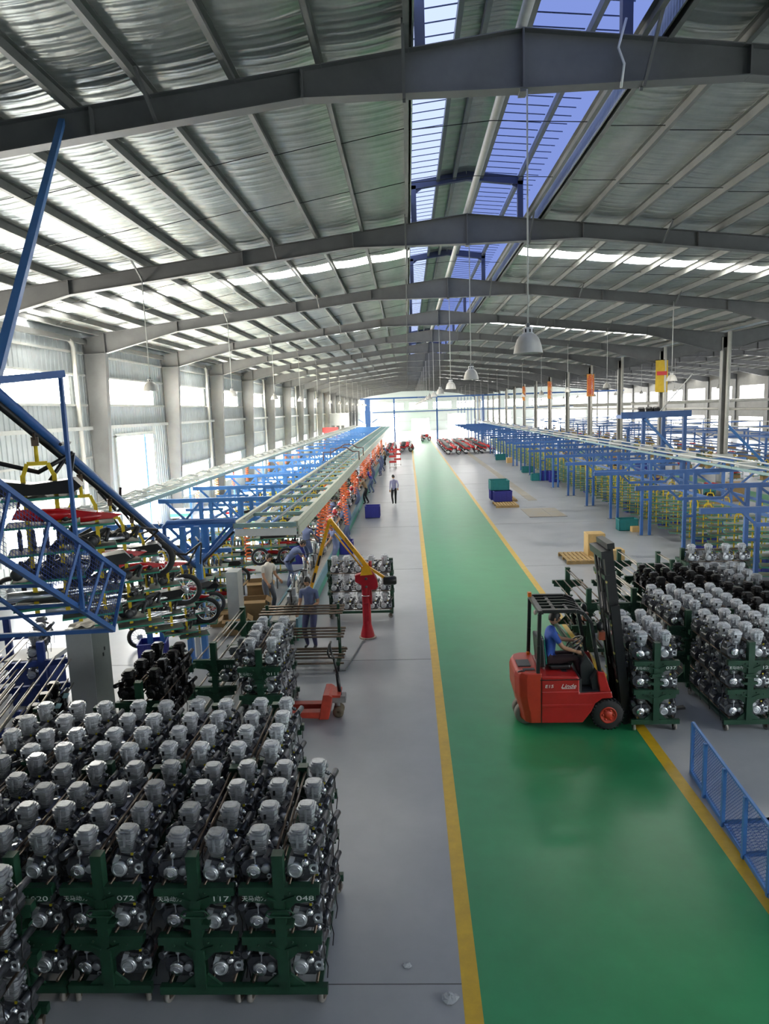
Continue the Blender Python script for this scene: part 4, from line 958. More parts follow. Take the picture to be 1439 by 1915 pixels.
# pallet jack
pj_ = thing('pallet_jack', 'red hand pallet jack with a black handle beside the engine carts', 'pallet jack', (-1.62, 11.86, 0))
for yy in (-.10, .26): MB().prism([(-1.0, .11), (-.05, .05), (-.05, .18), (-1.0, .18)], yy - .085, yy + .085).build('fork', M_REDP, pj_, .01)
MB().prism([(-.14, .04), (.04, .04), (.12, .46), (.06, .50), (-.04, .50)], -.19, .35).build('front_frame', M_REDP, pj_, .01)
MB().prism([(-.02, .48), (.26, .46), (.26, .42), (-.02, .43)], -.12, .28).build('top_plate', M_REDP, pj_)
MB().tube((.18, .08, .1), (.18, .08, .42), .05, 10).bb(.1, .34, -.02, .18, .28, .40).build('pump', M_GREYP, pj_)
for yy in (.0, .16): MB().lathe([(.03, -.028), (.1, -.028), (.1, .028), (.03, .028)], 18, (.2, yy, .1), 'Y').build('steer_wheel', mat('dirty_wheel', (0.12, 0.095, .06), .7, 0, var=.3), pj_)
MB().tube((.24, .08, .36), (.20, .08, .80), .035, 8).tube((.20, .08, .8), (.145, .08, 1.12), .024, 8).build('handle_shaft', M_BLACK, pj_)
MB().path([(.15, .08, 1.08), (.09, -.06, 1.16), (.07, -.1, 1.26), (.09, -.02, 1.36), (.11, .08, 1.4), (.09, .18, 1.36), (.07, .26, 1.26), (.09, .22, 1.16)], .02, 7, closed=True).build('handle_loop', M_BLACK, pj_)
# empty rod cart standing across, in front of the line
er = thing('empty_rod_cart', 'empty dark green cart with long brown rods standing across the aisle edge', 'cart', (-3.2, 14.55, 0))
for x in (0, 1.56):
    MB().bb(x - .03, x + .03, -.03, .03, .2, 1.36).build('post', M_CART, er); MB().bb(x - .04, x + .04, -.5, .5, .14, .22).build('end_base', M_CART, er)
    for z in (.68, 1.2): MB().bb(x - .03, x + .03, -.33, .33, z - .03, z + .03).prism([(-.3, z), (.3, z), (.06, z - .2), (-.06, z - .2)], x - .01, x + .01, 'X').build('cross_beam', M_CART, er)
    for yy in (-.45, .45): MB().lathe([(.02, -.02), (.065, -.02), (.065, .02), (.02, .02)], 14, (x, yy, .065), 'X').bb(x - .02, x + .02, yy - .03, yy + .03, .1, .16).build('caster', M_RUB, er)
rm = MB().tube((-.12, 0, 0), (1.68, 0, 0), .024, 8).mesh('rod', M_ROD)
for z in (.25, .72, 1.24):
    for yy in (-.3, -.1, .1, .3): obj('rod', rm, er, (0, yy, z))
for yy in (-.45, .45): obj('rod', rm, er, (0, yy, .18))
tag(MB().path([(-1.75, 14.1, .02), (-1.5, 14.1, .02), (-1.25, 15.9, .02), (-1.2, 16.0, .03)], .02, 6).build('floor_conduit', M_GREYP), 'grey conduit on the floor leading to the crane base', 'conduit')
# ================================================================== WORKERS
person('man walking away along the grey floor in a lilac shirt and black trousers', (-.94, 39.95, 0), .12, lean=.02, shirt=M_LILAC, pants=M_PANT, sleeve='long', hands=[(-.23, .06, .84), (.22, -.10, .98)], feet=[(-.09, -.16, .13), (.09, .16, .08)], head_yaw=.55, scale=1.0)
person('man in a white T-shirt among the cardboard boxes, leaning to work', (-4.0, 18.4, 0), -2.3, lean=.12, shirt=M_TSH, pants=M_JEAN, hands=[(-.22, .28, 1.0), (.24, .36, .98)], head_pitch=.3)
person('worker in light blue overalls bending over the conveyor, nearest on its left', (-3.95, 21.2, 0), -1.15, lean=.85, hands=[(-.1, .72, .72), (.22, .68, .72)], head_pitch=.1)
person('worker behind the empty rod cart holding the yellow crane arm', (-2.42, 15.6, 0), PI - .25, lean=.05, shirt=M_UNI, pants=M_UNID, hands=[(-.18, .28, 1.1), (.2, .25, .95)], head_pitch=.35, turn=0)
sp = [(-3.72, 23.9, -.5, .1, 'upright worker with hands at the left of the conveyor behind the bending worker'),
      (-2.62, 23.6, 2.0, .25, 'worker right of the conveyor behind the yellow arm joint, leaning in'),
      (-3.55, 25.3, -1.4, .3, 'worker in navy on the left of the conveyor beside orange hoses'),
      (-2.60, 28.2, 1.7, .5, 'stooping worker in pale blue seen from behind at the conveyor'),
      (-2.72, 30.0, 1.2, .35, 'worker in blue overalls standing right of the conveyor with back turned'),
      (-3.75, 31.0, -1.2, .5, 'worker bent forward on the left side of the conveyor, farther back'),
      (-2.75, 36.6, 1.4, .35, 'worker in blue reaching into the line near the blue crate'),
      (-2.58, 40.6, 1.5, .45, 'worker in a tan shirt and black trousers bending over the line'),
      (-3.8, 37.5, -1.4, .3, 'dark-clothed worker on the left of the line facing the aisle'),
      (-2.66, 51.5, 1.4, .55, 'bent worker in blue overalls midway along the line'),
      (-2.35, 57.8, 1.2, .3, 'worker in blue stepping beside the orange hoses, midway'),
      (-2.36, 62.0, 1.4, .3, 'worker in dark blue behind the stepping worker'),
      (-2.33, 68.5, 1.3, .2, 'worker in tan near the red trolley'),
      (-2.55, 46.0, 1.3, .4, 'worker in a vivid blue jacket leaning over the line'),
      (-2.5, 75.0, 1.4, .3, 'farthest worker on the aisle side of the line')]
for i, (x, y, r, ln, lab) in enumerate(sp):
    sh = {2: M_UNID, 7: M_TAN, 8: M_UNID, 12: M_TAN, 13: M_CRB}.get(i, M_UNI)
    person(lab, (x, y, 0), r, lean=ln, shirt=sh, pants={7: M_PANT, 2: M_UNID, 12: M_PANT}.get(i, M_UNI), hands=[(-.16, .35 + ln * .4, 1.05 - ln * .35), (.16, .38 + ln * .4, 1.05 - ln * .35)], head_pitch=.25, feet=[(-.12, .08, .08), (.12, -.1 if i % 2 else .06, .08)], group='workers along the line')
# ================================================================== SMALL PARTS (prototypes)
def bike_proto():
    t = thing('motorcycle', 'proto', 'motorcycle')
    for x in (-.62, .62):
        w = MB().torus((x, 0, .29), .245, .05, 'Y', 22, 8).build('wheel', M_RUB, t)
        r = MB().torus((x, 0, .29), .2, .014, 'Y', 20, 5).disc((x, 0, .29), .07, .1, 'Y', 12)
        for a in range(8): r.bar((x, 0, .29), (x + .2 * math.cos(a * PI / 4), 0, .29 + .2 * math.sin(a * PI / 4)), .012, .012)
        r.build('rim', M_CHROME, w)
    MB().path([(.50, 0, .86), (.25, 0, .62), (-.1, 0, .60), (-.55, 0, .70)], .025, 6).path([(.45, 0, .80), (.32, 0, .35), (-.1, 0, .25), (-.2, 0, .6)], .022, 6).path([(-.15, .1, .32), (-.62, .1, .29)], .022, 6).path([(-.15, -.1, .32), (-.62, -.1, .29)], .022, 6).build('frame', M_BLACK, t)
    for s in (-1, 1): MB().tube((.62, s * .085, .29), (.47, s * .085, .90), .024, 7).build('fork_tube', M_CHROME, t)
    MB().path([(.40, -.36, 1.0), (.46, -.2, 1.02), (.48, 0, .97), (.46, .2, 1.02), (.40, .36, 1.0)], .014, 6).build('handlebar', M_BLACK, t)
    MB().ball((.16, 0, .80), .2, 12, 8, (1.25, .62, .62)).build('fuel_tank', M_REDM, t)
    MB().prism([(-.1, .74), (-.75, .80), (-.8, .86), (-.5, .86), (-.12, .82)], -.12, .12).build('seat', M_BLACK, t, .02)
    MB().prism([(-.12, .52), (-.42, .58), (-.5, .70), (-.12, .72)], -.13, .13).prism([(-.5, .66), (-.92, .76), (-.9, .70), (-.52, .58)], -.07, .07).build('side_panel', M_REDM, t)
    MB().path([(.62 + .27 * math.cos(a), 0, .29 + .29 * math.sin(a)) for a in (.4, .9, 1.4, 1.9, 2.4)], .05, 6).build('front_fender', M_REDM, t)
    MB().bb(-.12, .2, -.12, .12, .26, .44).bb(.0, .14, -.08, .08, .44, .62).disc((.0, -.13, .35), .09, .04).build('engine_block', M_ALU, t)
    MB().path([(.12, -.1, .44), (.28, -.12, .3), (.1, -.15, .2), (-.3, -.17, .24), (-.85, -.18, .36)], [.022, .022, .024, .045, .05], 8).build('muffler', M_CHROME, t)
    MB().disc((.6, 0, .86), .085, .1, 'X', 14).build('headlight', M_CHROME, t)
    MB().bb(-.98, -.9, -.05, .05, .74, .82).build('tail_light', M_BANR, t)
    return t
BK = bike_proto(); BT = proto_tree(BK); BJ = None
def joined2(root, name, skip=()):
    vs = []; fs = []; mi = []; ms = []
    def rec(o):
        if o.type == 'MESH' and o.name.split('.')[0] not in skip:
            me = o.data; k = len(vs); m = me.materials[0]
            if m not in ms: ms.append(m)
            vs.extend(tuple(v.co) for v in me.vertices)
            for p in me.polygons: fs.append(tuple(i + k for i in p.vertices)); mi.append(ms.index(m))
        for c in o.children:
            if c.name.split('.')[0] not in skip: rec(c)
    rec(root)
    me = bpy.data.meshes.new(name); me.from_pydata(vs, [], fs)
    for m in ms: me.materials.append(m)
    me.polygons.foreach_set('material_index', mi); me.update(); return me
BJ = joined2(BK, 'motorcycle')
def wheel_mesh():
    a = MB().torus((0, 0, 0), .245, .047, 'Y', 26, 8).mesh('tyre', M_RUB)
    b = MB().torus((0, 0, 0), .205, .016, 'Y', 26, 6).mesh('rim', M_CHROME)
    h = MB().disc((0, 0, 0), .065, .12, 'Y', 14)
    sp = MB()
    for k in range(18): an = k * PI / 9; sp.path([(.05 * math.cos(an + .4), .03 * (-1) ** k, .05 * math.sin(an + .4)), (.2 * math.cos(an), 0, .2 * math.sin(an))], .005, 4, cap=False)
    return a, b, h.mesh('hub', M_ALU), sp.mesh('spokes', M_CHROME)
WM = wheel_mesh()
def moto_wheel(loc, rot, label):
    t = thing('wheel_assembly', label, 'wheel', loc, 0, 'wheels hung on the carriers'); t.rotation_euler = rot
    for nm, m in zip(('tyre', 'rim', 'hub', 'spokes'), WM): obj(nm, m, t)
    return t
IT = {}
def items():
    vs = []; n = 9
    m = MB(); prof = []
    rr = MB().ball((0, 0, .07), .2, 12, 8, (1.5, .5, .32)).prism([(-.3, .05), (.3, .03), (.42, .07), (.1, .13), (-.25, .14)], -.07, .07)
    IT['red_fairing'] = (rr.mesh('red_fairing', M_REDM), 'red painted motorcycle body panel', 'body panel')
    s = MB().prism([(-.36, .02), (.34, .02), (.42, .08), (.36, .15), (.0, .12), (-.3, .17), (-.4, .1)], -.12, .12)
    IT['bike_saddle'] = (s.mesh('bike_saddle', M_BLACK), 'black shiny motorcycle saddle', 'saddle')
    s = MB().path([(-.42, 0, .08), (-.1, 0, .06), (.1, 0, .05), (.42, .05, .05)], [.05, .055, .02, .016], 9).path([(-.4, .13, .06), (.0, .12, .05), (.4, .14, .05)], [.045, .045, .015], 9)
    IT['muffler_pair'] = (s.mesh('muffler_pair', M_CHROME), 'chrome exhaust pipes', 'exhaust')
    s = MB(); rn = random.Random(5)
    for k in range(9):
        a = rn.uniform(0, 6.28); s.tube((rn.uniform(-.3, .3), rn.uniform(-.12, .12), .03), (rn.uniform(-.3, .3), rn.uniform(-.12, .12), .16), .022, 6)
    for k in range(6): s.ball((rn.uniform(-.3, .3), rn.uniform(-.13, .13), .06), .06, 7, 5)
    IT['parts_heap'] = (s.mesh('parts_heap', M_DGREY), 'dark bundle of parts', 'parts')
    s = MB()
    for k in range(5): s.torus((-.22 + .11 * k, 0, .1), .085, .02, 'X', 12, 5)
    IT['chain_coil'] = (s.mesh('chain_coil', M_ALUD), 'coil of dark metal chain', 'chain')
    s = MB().path([(.4, 0, .5), (.2, 0, .2), (-.2, 0, .12), (-.5, 0, .28)], .025, 6).path([(.36, 0, .45), (.3, 0, .02), (-.1, 0, -.05), (-.2, 0, .14)], .022, 6).path([(-.2, .1, .05), (-.6, .1, -.05)], .02, 6).path([(-.2, -.1, .05), (-.6, -.1, -.05)], .02, 6).bar((.4, 0, .5), (.52, 0, .1), .03).bar((.3, -.25, .55), (.3, .25, .55), .025).bar((-.1, 0, -.05), (-.14, 0, -.32), .02).bar((.1, .1, -.02), (.18, .12, -.3), .02)
    IT['bike_chassis'] = (s.mesh('bike_chassis', M_BLACK), 'bare black motorcycle chassis', 'chassis')
items()
def item(kind, loc, rz, where, sc=1.0, rot=None):
    me, lab, cat = IT[kind]
    o = obj(kind, me, None, loc, rot or (0, 0, rz)); o.scale = (sc,) * 3
    return tag(o, '%s %s' % (lab, where), cat, 'motorcycle parts on the carriers')
# ---- hanging carrier (yellow yoke, green trays)
TIERS, GAP = 5, .28
def carrier_meshes(w=.36, d=.25, GAP=.28):
    H = .08 + GAP * (TIERS - 1)                        # height of the top tray
    return {'stem': MB().tube((0, 0, H + .32), (0, 0, H + .50), .018, 8).mesh('stem', M_YEL),
           'hook': MB().bb(-.03, .03, -.05, .05, H + .48, H + .56).bar((0, -.05, H + .54), (0, -.09, H + .60), .02).bar((0, .05, H + .54), (0, .09, H + .60), .02).mesh('hook', M_ROD),
           'yoke': MB().bar((-.085, 0, H + .32), (.085, 0, H + .32), .035, .035).bar((-.085, 0, H + .32), (-.13, 0, H + .2), .035, .035).bar((.085, 0, H + .32), (.13, 0, H + .2), .035, .035).mesh('yoke', M_YEL),
           'bar': MB().bb(-.02, .02, -.014, .014, .0, H + .22).mesh('side_bar', M_YEL),
           'rim': MB().bb(-w, w, -d, -d + .01, 0, .022).bb(-w, w, d - .01, d, 0, .022).bb(-w, -w + .01, -d, d, 0, .022).bb(w - .01, w, -d, d, 0, .022).mesh('tray', M_TRAYG),
           'mat': MB().bb(-w + .012, w - .012, -d + .012, d - .012, .01, .018).mesh('tray_mat', M_TRAYW)}, H
def two_tone(cm, w, d):
    b = cm[0]['rim']; vs = [tuple(v.co) for v in b.vertices]; fs = [tuple(p.vertices) for p in b.polygons]; k = len(fs); q = MB().bb(-w + .01, w - .01, -d + .01, d - .01, .0, .014); n = len(vs)
    me = bpy.data.meshes.new('tray'); me.from_pydata(vs + q.v, [], fs + [tuple(i + n for i in f) for f in q.f]); me.materials.append(M_TRAYG); me.materials.append(M_TRAYW)
    me.polygons.foreach_set('material_index', [0] * k + [1] * len(q.f)); me.update(); cm[0]['rim'] = me; return cm
CM5 = carrier_meshes(); CMS_ = carrier_meshes(.31, .20, .25); CML = carrier_meshes(.44, .27, .28)
two_tone(CM5, .36, .25); two_tone(CMS_, .31, .20); two_tone(CML, .44, .27)
def tray_z(k, GAP=.28): return .08 + k * GAP + .02
def carrier(loc, rz, label, group, mats_=True, cm=None, GAP=.28):
    d, H = cm or CM5; t = thing('tray_carrier', label, 'carrier', loc, rz, group)
    obj('stem', d['stem'], t); obj('hook', d['hook'], t); obj('yoke', d['yoke'], t)
    for s in (-1, 1): obj('side_bar', d['bar'], t, (s * .13, 0, 0))
    for k in range(TIERS):
        o = obj('tray', d['rim'], t, (0, 0, .08 + k * GAP))
        if mats_: obj('tray_mat', d['mat'], o)
    return t
# ================================================================== INCLINED TRACK, CAGE (front left)
trk = thing('conveyor_track', 'blue tubular conveyor track dipping in a V at the front left', 'conveyor track')
P0 = Vector((-2.98, 3.77, 6.37)); PV = Vector((-4.86, 14.75, 2.32))
def on_track(y): t_ = (y - P0.y) / (PV.y - P0.y); return P0 + (PV - P0) * t_
MB().path([on_track(3.0), on_track(9), on_track(14.2), Vector((-4.86, 14.95, 2.20)), Vector((-4.7, 15.1, 2.28)), Vector((-4.0, 15.2, 3.0)), Vector((-3.95, 15.4, 3.06))], .05, 8).build('track_tube', M_BLUE, trk)
dn = Vector((0, 0, -.085)); MB().path([on_track(3.0) + dn, on_track(14.3) + dn, Vector((-4.84, 15.0, 2.12)), Vector((-4.0, 15.25, 2.9))], .03, 6).build('track_chain', M_BLACK, trk)
MB().path([(-5.5, 15.0, 1.9), (-5.5, 15.0, 3.1), (-5.42, 15.02, 3.18), (-3.92, 15.1, 3.16)], .055, 8).build('track_loop', M_BLUE, trk)
tag(MB().bar((-4.67, 10.11, 9.60), (-3.33, 5.55, 5.80), .075, .075).build('tie_bar', M_BLUEL), 'long blue diagonal tie running down from the nearest roof girder', 'tie bar')
HKY = [6.2, 7.41, 8.53, 9.6, 11.23, 12.7, 14.3]
HT = CMS_[1] + .58
KS = (['muffler_pair', 'chain_coil', 'red_fairing', 'bike_saddle'], ['parts_heap', 'muffler_pair', 'parts_heap', 'red_fairing'], ['muffler_pair', 'parts_heap', 'muffler_pair', 'parts_heap'], ['muffler_pair', 'chain_coil', 'red_fairing', 'bike_saddle'])
for i, yy in enumerate(HKY):
    p = on_track(yy); x = p.x; zb = p.z - .09 - HT; rzv = .45
    carrier((x, yy, zb), rzv, '%s yellow carrier with green trays on the dipping blue track, from the camera' % ORD[i], 'carriers on the dipping track', True, CMS_, .25)
    wn = 'on the %s carrier of the dipping track' % ORD[i]
    for k in range(5):
        kd = (['muffler_pair', 'parts_heap', 'chain_coil', 'red_fairing', 'bike_saddle'], ['muffler_pair', 'parts_heap', 'bike_saddle', 'parts_heap', 'red_fairing'], ['parts_heap', 'muffler_pair', 'parts_heap', 'red_fairing', 'parts_heap'])[i % 3][k]
        item(kd, (x + random.uniform(-.05, .05), yy + random.uniform(-.04, .04), zb + tray_z(k, .25)), rzv + random.uniform(-.2, .2), wn + ', %s tray up' % ORD[k])
        if k % 2 == 1: item('parts_heap' if kd != 'parts_heap' else 'muffler_pair', (x + .12, yy + .1, zb + tray_z(k, .25)), rzv, 'behind on the %s tray, %s carrier of dipping track' % (ORD[k], ORD[i]), .6)
for i, (x, y, z, lab) in enumerate(((-3.21, 6.3, 4.20, 'large spoked motorcycle wheel behind the wire guard'), (-7.93, 13.0, 2.22, 'silver spoked motorcycle wheel at the left edge behind the wire guard'), (-4.10, 12.0, 2.42, 'spoked motorcycle wheel hanging below the middle of the dipping track'), (-3.95, 10.3, 3.35, 'motorcycle wheel behind the tray above the large wheel'), (-5.2, 16.8, 1.3, 'motorcycle wheel low behind the dip of the track'), (-6.6, 15.8, .30, 'low motorcycle wheel near the floor behind the tall cabinet'), (-4.45, 14.3, 1.35, 'motorcycle wheel under the V of the track'))):
    wh = moto_wheel((x, y, z), (0, .7 * i, .35), lab)
    if i == 0: wh.scale = (.78,) * 3
item('bike_chassis', (-3.75, 6.3, 4.95), .2, 'hanging at the left edge beside the first carrier', 1.0, (0, .5, .3))
item('bike_chassis', (-4.62, 12.9, 2.75), .4, 'hanging on the dipping track in the middle', 1.0, (0, .4, .4)); item('bike_chassis', (-4.3, 9.9, 4.0), .4, 'hanging upright behind the large wheel', .9, (0, 1.2, .4)); item('bike_chassis', (-4.9, 11.6, 2.1), .4, 'hanging low behind the fifth carrier', .9, (0, .9, .4))
# guard of blue angle and wire mesh beside the track
cg = thing('wire_guard', 'blue framed wire mesh guard beside the dipping conveyor', 'guard')
TL, TR_, BL, BR = Vector((-3.37, 4.8, 5.45)), Vector((-3.25, 7.5, 3.76)), Vector((-3.40, 4.8, 4.84)), Vector((-3.43, 7.5, 3.12))
KG = .86
def gs(p): p = Vector(p); return Vector((p.x * KG, p.y * KG, 5.5 + (p.z - 5.5) * KG))
def cbar2(a, b, w=.045): MB().bar(gs(a), gs(b), w * KG, w * KG).build('guard_bar', M_BLUE, cg)
cbar2(TL, TR_); cbar2(BL, BR, .05); cbar2(BR, TR_, .03); cbar2((-5.1, 7.38, 3.11), BR, .045); cbar2((-4.9, 6.95, 3.54), (-3.39, 6.7, 3.66), .035); cbar2((-4.9, 7.05, 3.39), (-3.36, 6.82, 3.55), .03); cbar2((-4.9, 6.3, 3.95), (-3.38, 6.2, 3.98), .03); cbar2((-4.08, 6.5, 3.78), (-4.17, 7.4, 3.14), .03)
for t_ in (.3, .5, .68, .84, .9): cbar2(TL.lerp(TR_, t_), BL.lerp(BR, t_ - .06), .025)
cbar2((-3.35, 6.7, 5.95), (-3.36, 6.7, 3.60), .035); cbar2((-3.9, 5.8, 5.83), (-3.33, 6.72, 5.95), .07)
ms = MB()
for k in range(66): t_ = k / 66; ms.bar(gs(TL.lerp(TR_, t_)), gs(BL.lerp(BR, t_)), .003, .003)
for k in range(1, 16): s_ = k / 16; ms.bar(gs(TL.lerp(BL, s_)), gs(TR_.lerp(BR, s_)), .003, .003)
ms.build('wire_mesh', M_DBLUE, cg)['kind'] = 'stuff'
ps = thing('twin_post', 'pair of blue posts standing below the dip of the track', 'post', (-4.9, 14.9, 0))
for dx in (-.16, .16): MB().bb(dx - .06, dx + .06, -.06, .06, 0, 3.1).build('post', M_BLUEL, ps)
MB().bb(-.26, .26, -.2, .2, 0, .02).build('foot_plate', M_BLUE, ps); MB().bb(-.05, .05, -.02, .02, .02, 1.2).build('white_strip', M_WHITE, ps)
tag(MB().bb(-7.05, -6.72, 13.6, 13.9, 0, 3.3).bb(-7.15, -6.62, 13.5, 14.0, 0, .03).build('blue_pillar', M_BLUEL), 'wide blue steel pillar behind the wire guard', 'pillar')
# white cabinet
cb = thing('steel_cabinet', 'tall pale grey cabinet with crumpled paper on top at the left', 'cabinet', (-5.98, 12.0, 0), -.04)
MB().bb(-.24, .24, -.32, .32, 0, 1.82).build('body', mat('cabinet_grey', (0.56, 0.57, 0.57), .4, 0, var=.03), cb, .006)
MB().bb(.238, .246, -.31, .31, .05, 1.79).build('door', mat('cabinet_door', (0.22, 0.25, 0.235), .45, 0, var=.05), cb)
for dz in (0, .06): MB().bb(.244, .256, .02 + dz, .05 + dz, 1.2 + dz * 1.5, 1.26 + dz * 1.5).build('latch', M_BLACK, cb)
pp = MB(); vs = []; rn = random.Random(9)
for j in range(8):
    for i in range(6): vs.append((-.2 + .085 * i, -.3 + .09 * j, 1.83 + rn.uniform(0, .06)))
pp.add(vs, [(j * 6 + i, j * 6 + i + 1, j * 6 + i + 7, j * 6 + i + 6) for j in range(7) for i in range(5)]); 
pap = pp.build('crumpled_paper', mat('kraft_pale', (0.62, 0.58, 0.50), .8, var=.1)); pap.location = (-5.98, 12.0, 0); tag(pap, 'crumpled pale wrapping paper on top of the tall cabinet', 'paper')
# ================================================================== OVERHEAD TRUSSES (left line)
TY = [15.3, 19.9, 23.2] + [27.4 + 4.39 * k for k in range(18)]
def truss_proto():
    t = thing('overhead_truss', 'proto', 'truss')
    MB().bb(-7.4, -3.95, -.05, .05, 3.0, 3.12).build('top_chord', M_BLUEL, t)
    MB().bb(-6.9, -4.1, -.04, .04, 2.42, 2.52).build('bottom_chord', M_BLUEL, t)
    MB().bb(-6.6, -5.5, -.035, .035, 2.75, 2.82).build('middle_chord', M_BLUEL, t)
    for x in (-6.15, -5.85, -4.95, -4.65): MB().bb(x - .05, x + .05, -.05, .05, 2.45 if x > -5.6 else 0, 3.05).build('post', M_BLUEL, t)
    for a, b in (((-7.2, 3.05), (-6.6, 2.46)), ((-5.3, 2.46), (-5.85, 3.02)), ((-6.15, 3.02), (-6.62, 2.5)), ((-4.1, 3.05), (-4.65, 2.46)), ((-5.5, 3.03), (-5.0, 2.5))): MB().bar((a[0], 0, a[1]), (b[0], 0, b[1]), .06, .06).build('diagonal', M_BLUEL, t)
    return t
tp = truss_proto(); TT = proto_tree(tp)
for i, y in enumerate(TY): copy_tree(TT, (0, y, 0), label='%s blue overhead truss of the left assembly line, counted from the camera' % nth(i), group='blue trusses over the left line')
drop(TT)
# cream overhead frame over the bench
cf = thing('service_gantry', 'long cream and teal overhead service gantry above the assembly bench', 'service gantry')
YA, YB = 15.15, 104.0
for x in (-3.95, -2.56):
    MB().bb(x - .04, x + .04, YA, YB, 2.98, 3.12).build('side_beam', M_CREAM, cf)
for x in (-3.72, -2.95): MB().tube((x, YA, 3.2), (x, YB, 3.2), .022, 6).build('cable_tube', M_TRIM, cf)
xm = MB().bb(-3.95, -2.56, -.05, .05, 3.0, 3.08).mesh('cross_piece', M_TEAL); lm = MB().bb(-.07, .07, -.62, .62, -.04, .0).mesh('lamp_strip', M_TRIM)
k = 0; y = YA
while y < YB:
    obj('cross_piece', xm, cf, (0, y, 0))
    if y < 75: obj('lamp_strip', lm, cf, (-3.6, y + .9, 3.0)); obj('lamp_strip', lm, cf, (-2.8, y + .9, 3.0))
    y += 1.76
MB().bb(-3.95, -2.56, YA - .02, YA, 2.80, 2.97).build('front_panel', M_WHITE, cf); MB().bb(-3.95, -2.56, YA - .06, YA + .02, 3.0, 3.1).build('front_channel', M_TEAL, cf)
MB().bb(-2.53, -2.50, YA, YB, 2.80, 3.0).build('side_panel', M_CREAM, cf)
hpm = MB().bb(-.03, .03, -.03, .03, 0, 2.98).mesh('leg', M_CREAM)
for k in range(2, 10): obj('leg', hpm, cf, (-3.95, 19.9 + 4.39 * 2 * k, 0))
# left service rails with clutter
for x, m in ((-7.45, M_TEAL), (-8.05, M_TRIM), (-8.6, M_TEAL)):
    tag(MB().bb(x - .05, x + .05, 15.5, 105, 3.12, 3.24).build('service_rail', m), {-7.45: 'teal service rail along the left ends of the blue trusses', -8.05: 'pale middle service rail left of the blue trusses', -8.6: 'outer teal service rail nearest the left wall'}[x], 'rail')
hm = MB()
for k in range(3): hm.bar((-8.6, k * .5, 3.25), (-7.45, k * .5 + .3, 3.25), .05, .03)
hm.path([(-8.3, .1, 3.3), (-8.1, .4, 3.4), (-7.8, .5, 3.3)], .03, 5).ball((-8.0, .8, 3.3), .08, 6, 5)
hmm = hm.mesh('rail_cross', M_TRIM)
rail_set = thing('rail_ladder', 'pale cross pieces and fittings tying the left service rails', 'rail fittings')
for k in range(52): obj('rail_cross', hmm, rail_set, (0, 16.2 + 1.7 * k, 0))
# brown pipe arches over the frame
for i, (y, x0) in enumerate(((33.8, -4.2), (37.0, -4.2))):
    z = 3.12
    tag(MB().path([(x0, y, z), (x0, y, z + .42), (x0 + .45, y, z + .42), (x0 + .75, y, z + .62), (x0 + 1.15, y, z + .62), (x0 + 1.45, y, z + .42), (x0 + 1.75, y, z + .42), (x0 + 1.75, y, z)], .03, 7).build('pipe_arch', mat('brown_pipe', (0.10, 0.045, 0.035), .5)), ('nearer' if i == 0 else 'farther') + ' dark brown pipe arch crossing the overhead frame', 'pipe arch')
# ---- conveyor bench with bikes being built
bn = thing('assembly_bench', 'long low assembly bench conveyor with teal sides', 'conveyor bench')
MB().bb(-3.48, -2.84, 16.0, 108, .50, .56).build('bench_top', mat('bench_top', (0.42, 0.41, 0.37), .5, .2, var=.15), bn)
MB().bb(-2.84, -2.79, 16.0, 108, .30, .60).build('side_panel', mat('bench_teal', (0.12, 0.26, 0.32), .45, var=.12), bn); MB().bb(-3.53, -3.48, 16.0, 108, .30, .60).build('side_panel', MATS['bench_teal'], bn)
MB().bb(-2.83, -2.80, 16.0, 108, .05, .30).build('lower_panel', M_TRAYG, bn); MB().bb(-3.25, -3.2, 16.0, 108, .56, .6).bb(-3.1, -3.05, 16, 108, .56, .6).build('slot_rail', M_RODS, bn)
lg = MB().bb(-3.5, -2.82, -.04, .04, 0, .5).mesh('leg', M_GREYP)
for k in range(30): obj('leg', lg, bn, (0, 16.2 + 3 * k, 0))
for i in range(30):
    y = 17.4 + 2.15 * i; sk = ('wheel', 'seat', 'fuel_tank', 'side_panel', 'headlight', 'tail_light', 'front_fender', 'muffler') if i < 4 else ('side_panel', 'seat') if i < 12 else ()
    lab = ('bare motorcycle frame with engine on the assembly bench, %s from the camera' if i < 4 else 'part-built motorcycle on the assembly bench, %s from the camera') % nth(i)
    if i < 12: o = copy_tree(BT, (-3.15, y, .58 - (.22 if i < 4 else 0)), rot=(0, 0, PI / 2), label=lab, group='motorcycles on the bench', skip=sk)
    else: o = tag(obj('motorcycle', BJ, None, (-3.15, y, .58), (0, 0, PI / 2)), lab, 'motorcycle', 'motorcycles on the bench')
# orange coiled hoses
def coil(L, r, turns, tr): return MB().path([(r * math.cos(2 * PI * k / 8), r * math.sin(2 * PI * k / 8), -L * k / (8 * turns)) for k in range(8 * turns + 1)], tr, 5)
cm_ = coil(1.75, .06, 16, .016).mesh('orange_hose', M_ORANGE); cm2 = coil(1.2, .08, 11, .018).mesh('orange_hose', M_ORANGE)
hn = 0
for k in range(34):
    y = 20.5 + (k * 1.55 if k < 20 else 31 + (k - 20) * 2.0); x = -2.62 - .14 * ((k * 5) % 4)
    ho = obj('orange_hose', cm_ if k % 3 else cm2, None, (x, y, 2.96), (random.uniform(-.1, .1), random.uniform(-.15, .15), 0)); ho.scale = (1.25, 1.25, random.uniform(.75, 1.1))
    tag(ho, '%s orange coiled air hose along the assembly line, from the camera' % nth(hn), 'hose', 'orange hoses over the bench'); hn += 1
tag(obj('orange_hose', cm2, None, (-4.85, 19.9, 2.44)), 'orange coiled air hose hanging left of the white T-shirt man', 'hose')
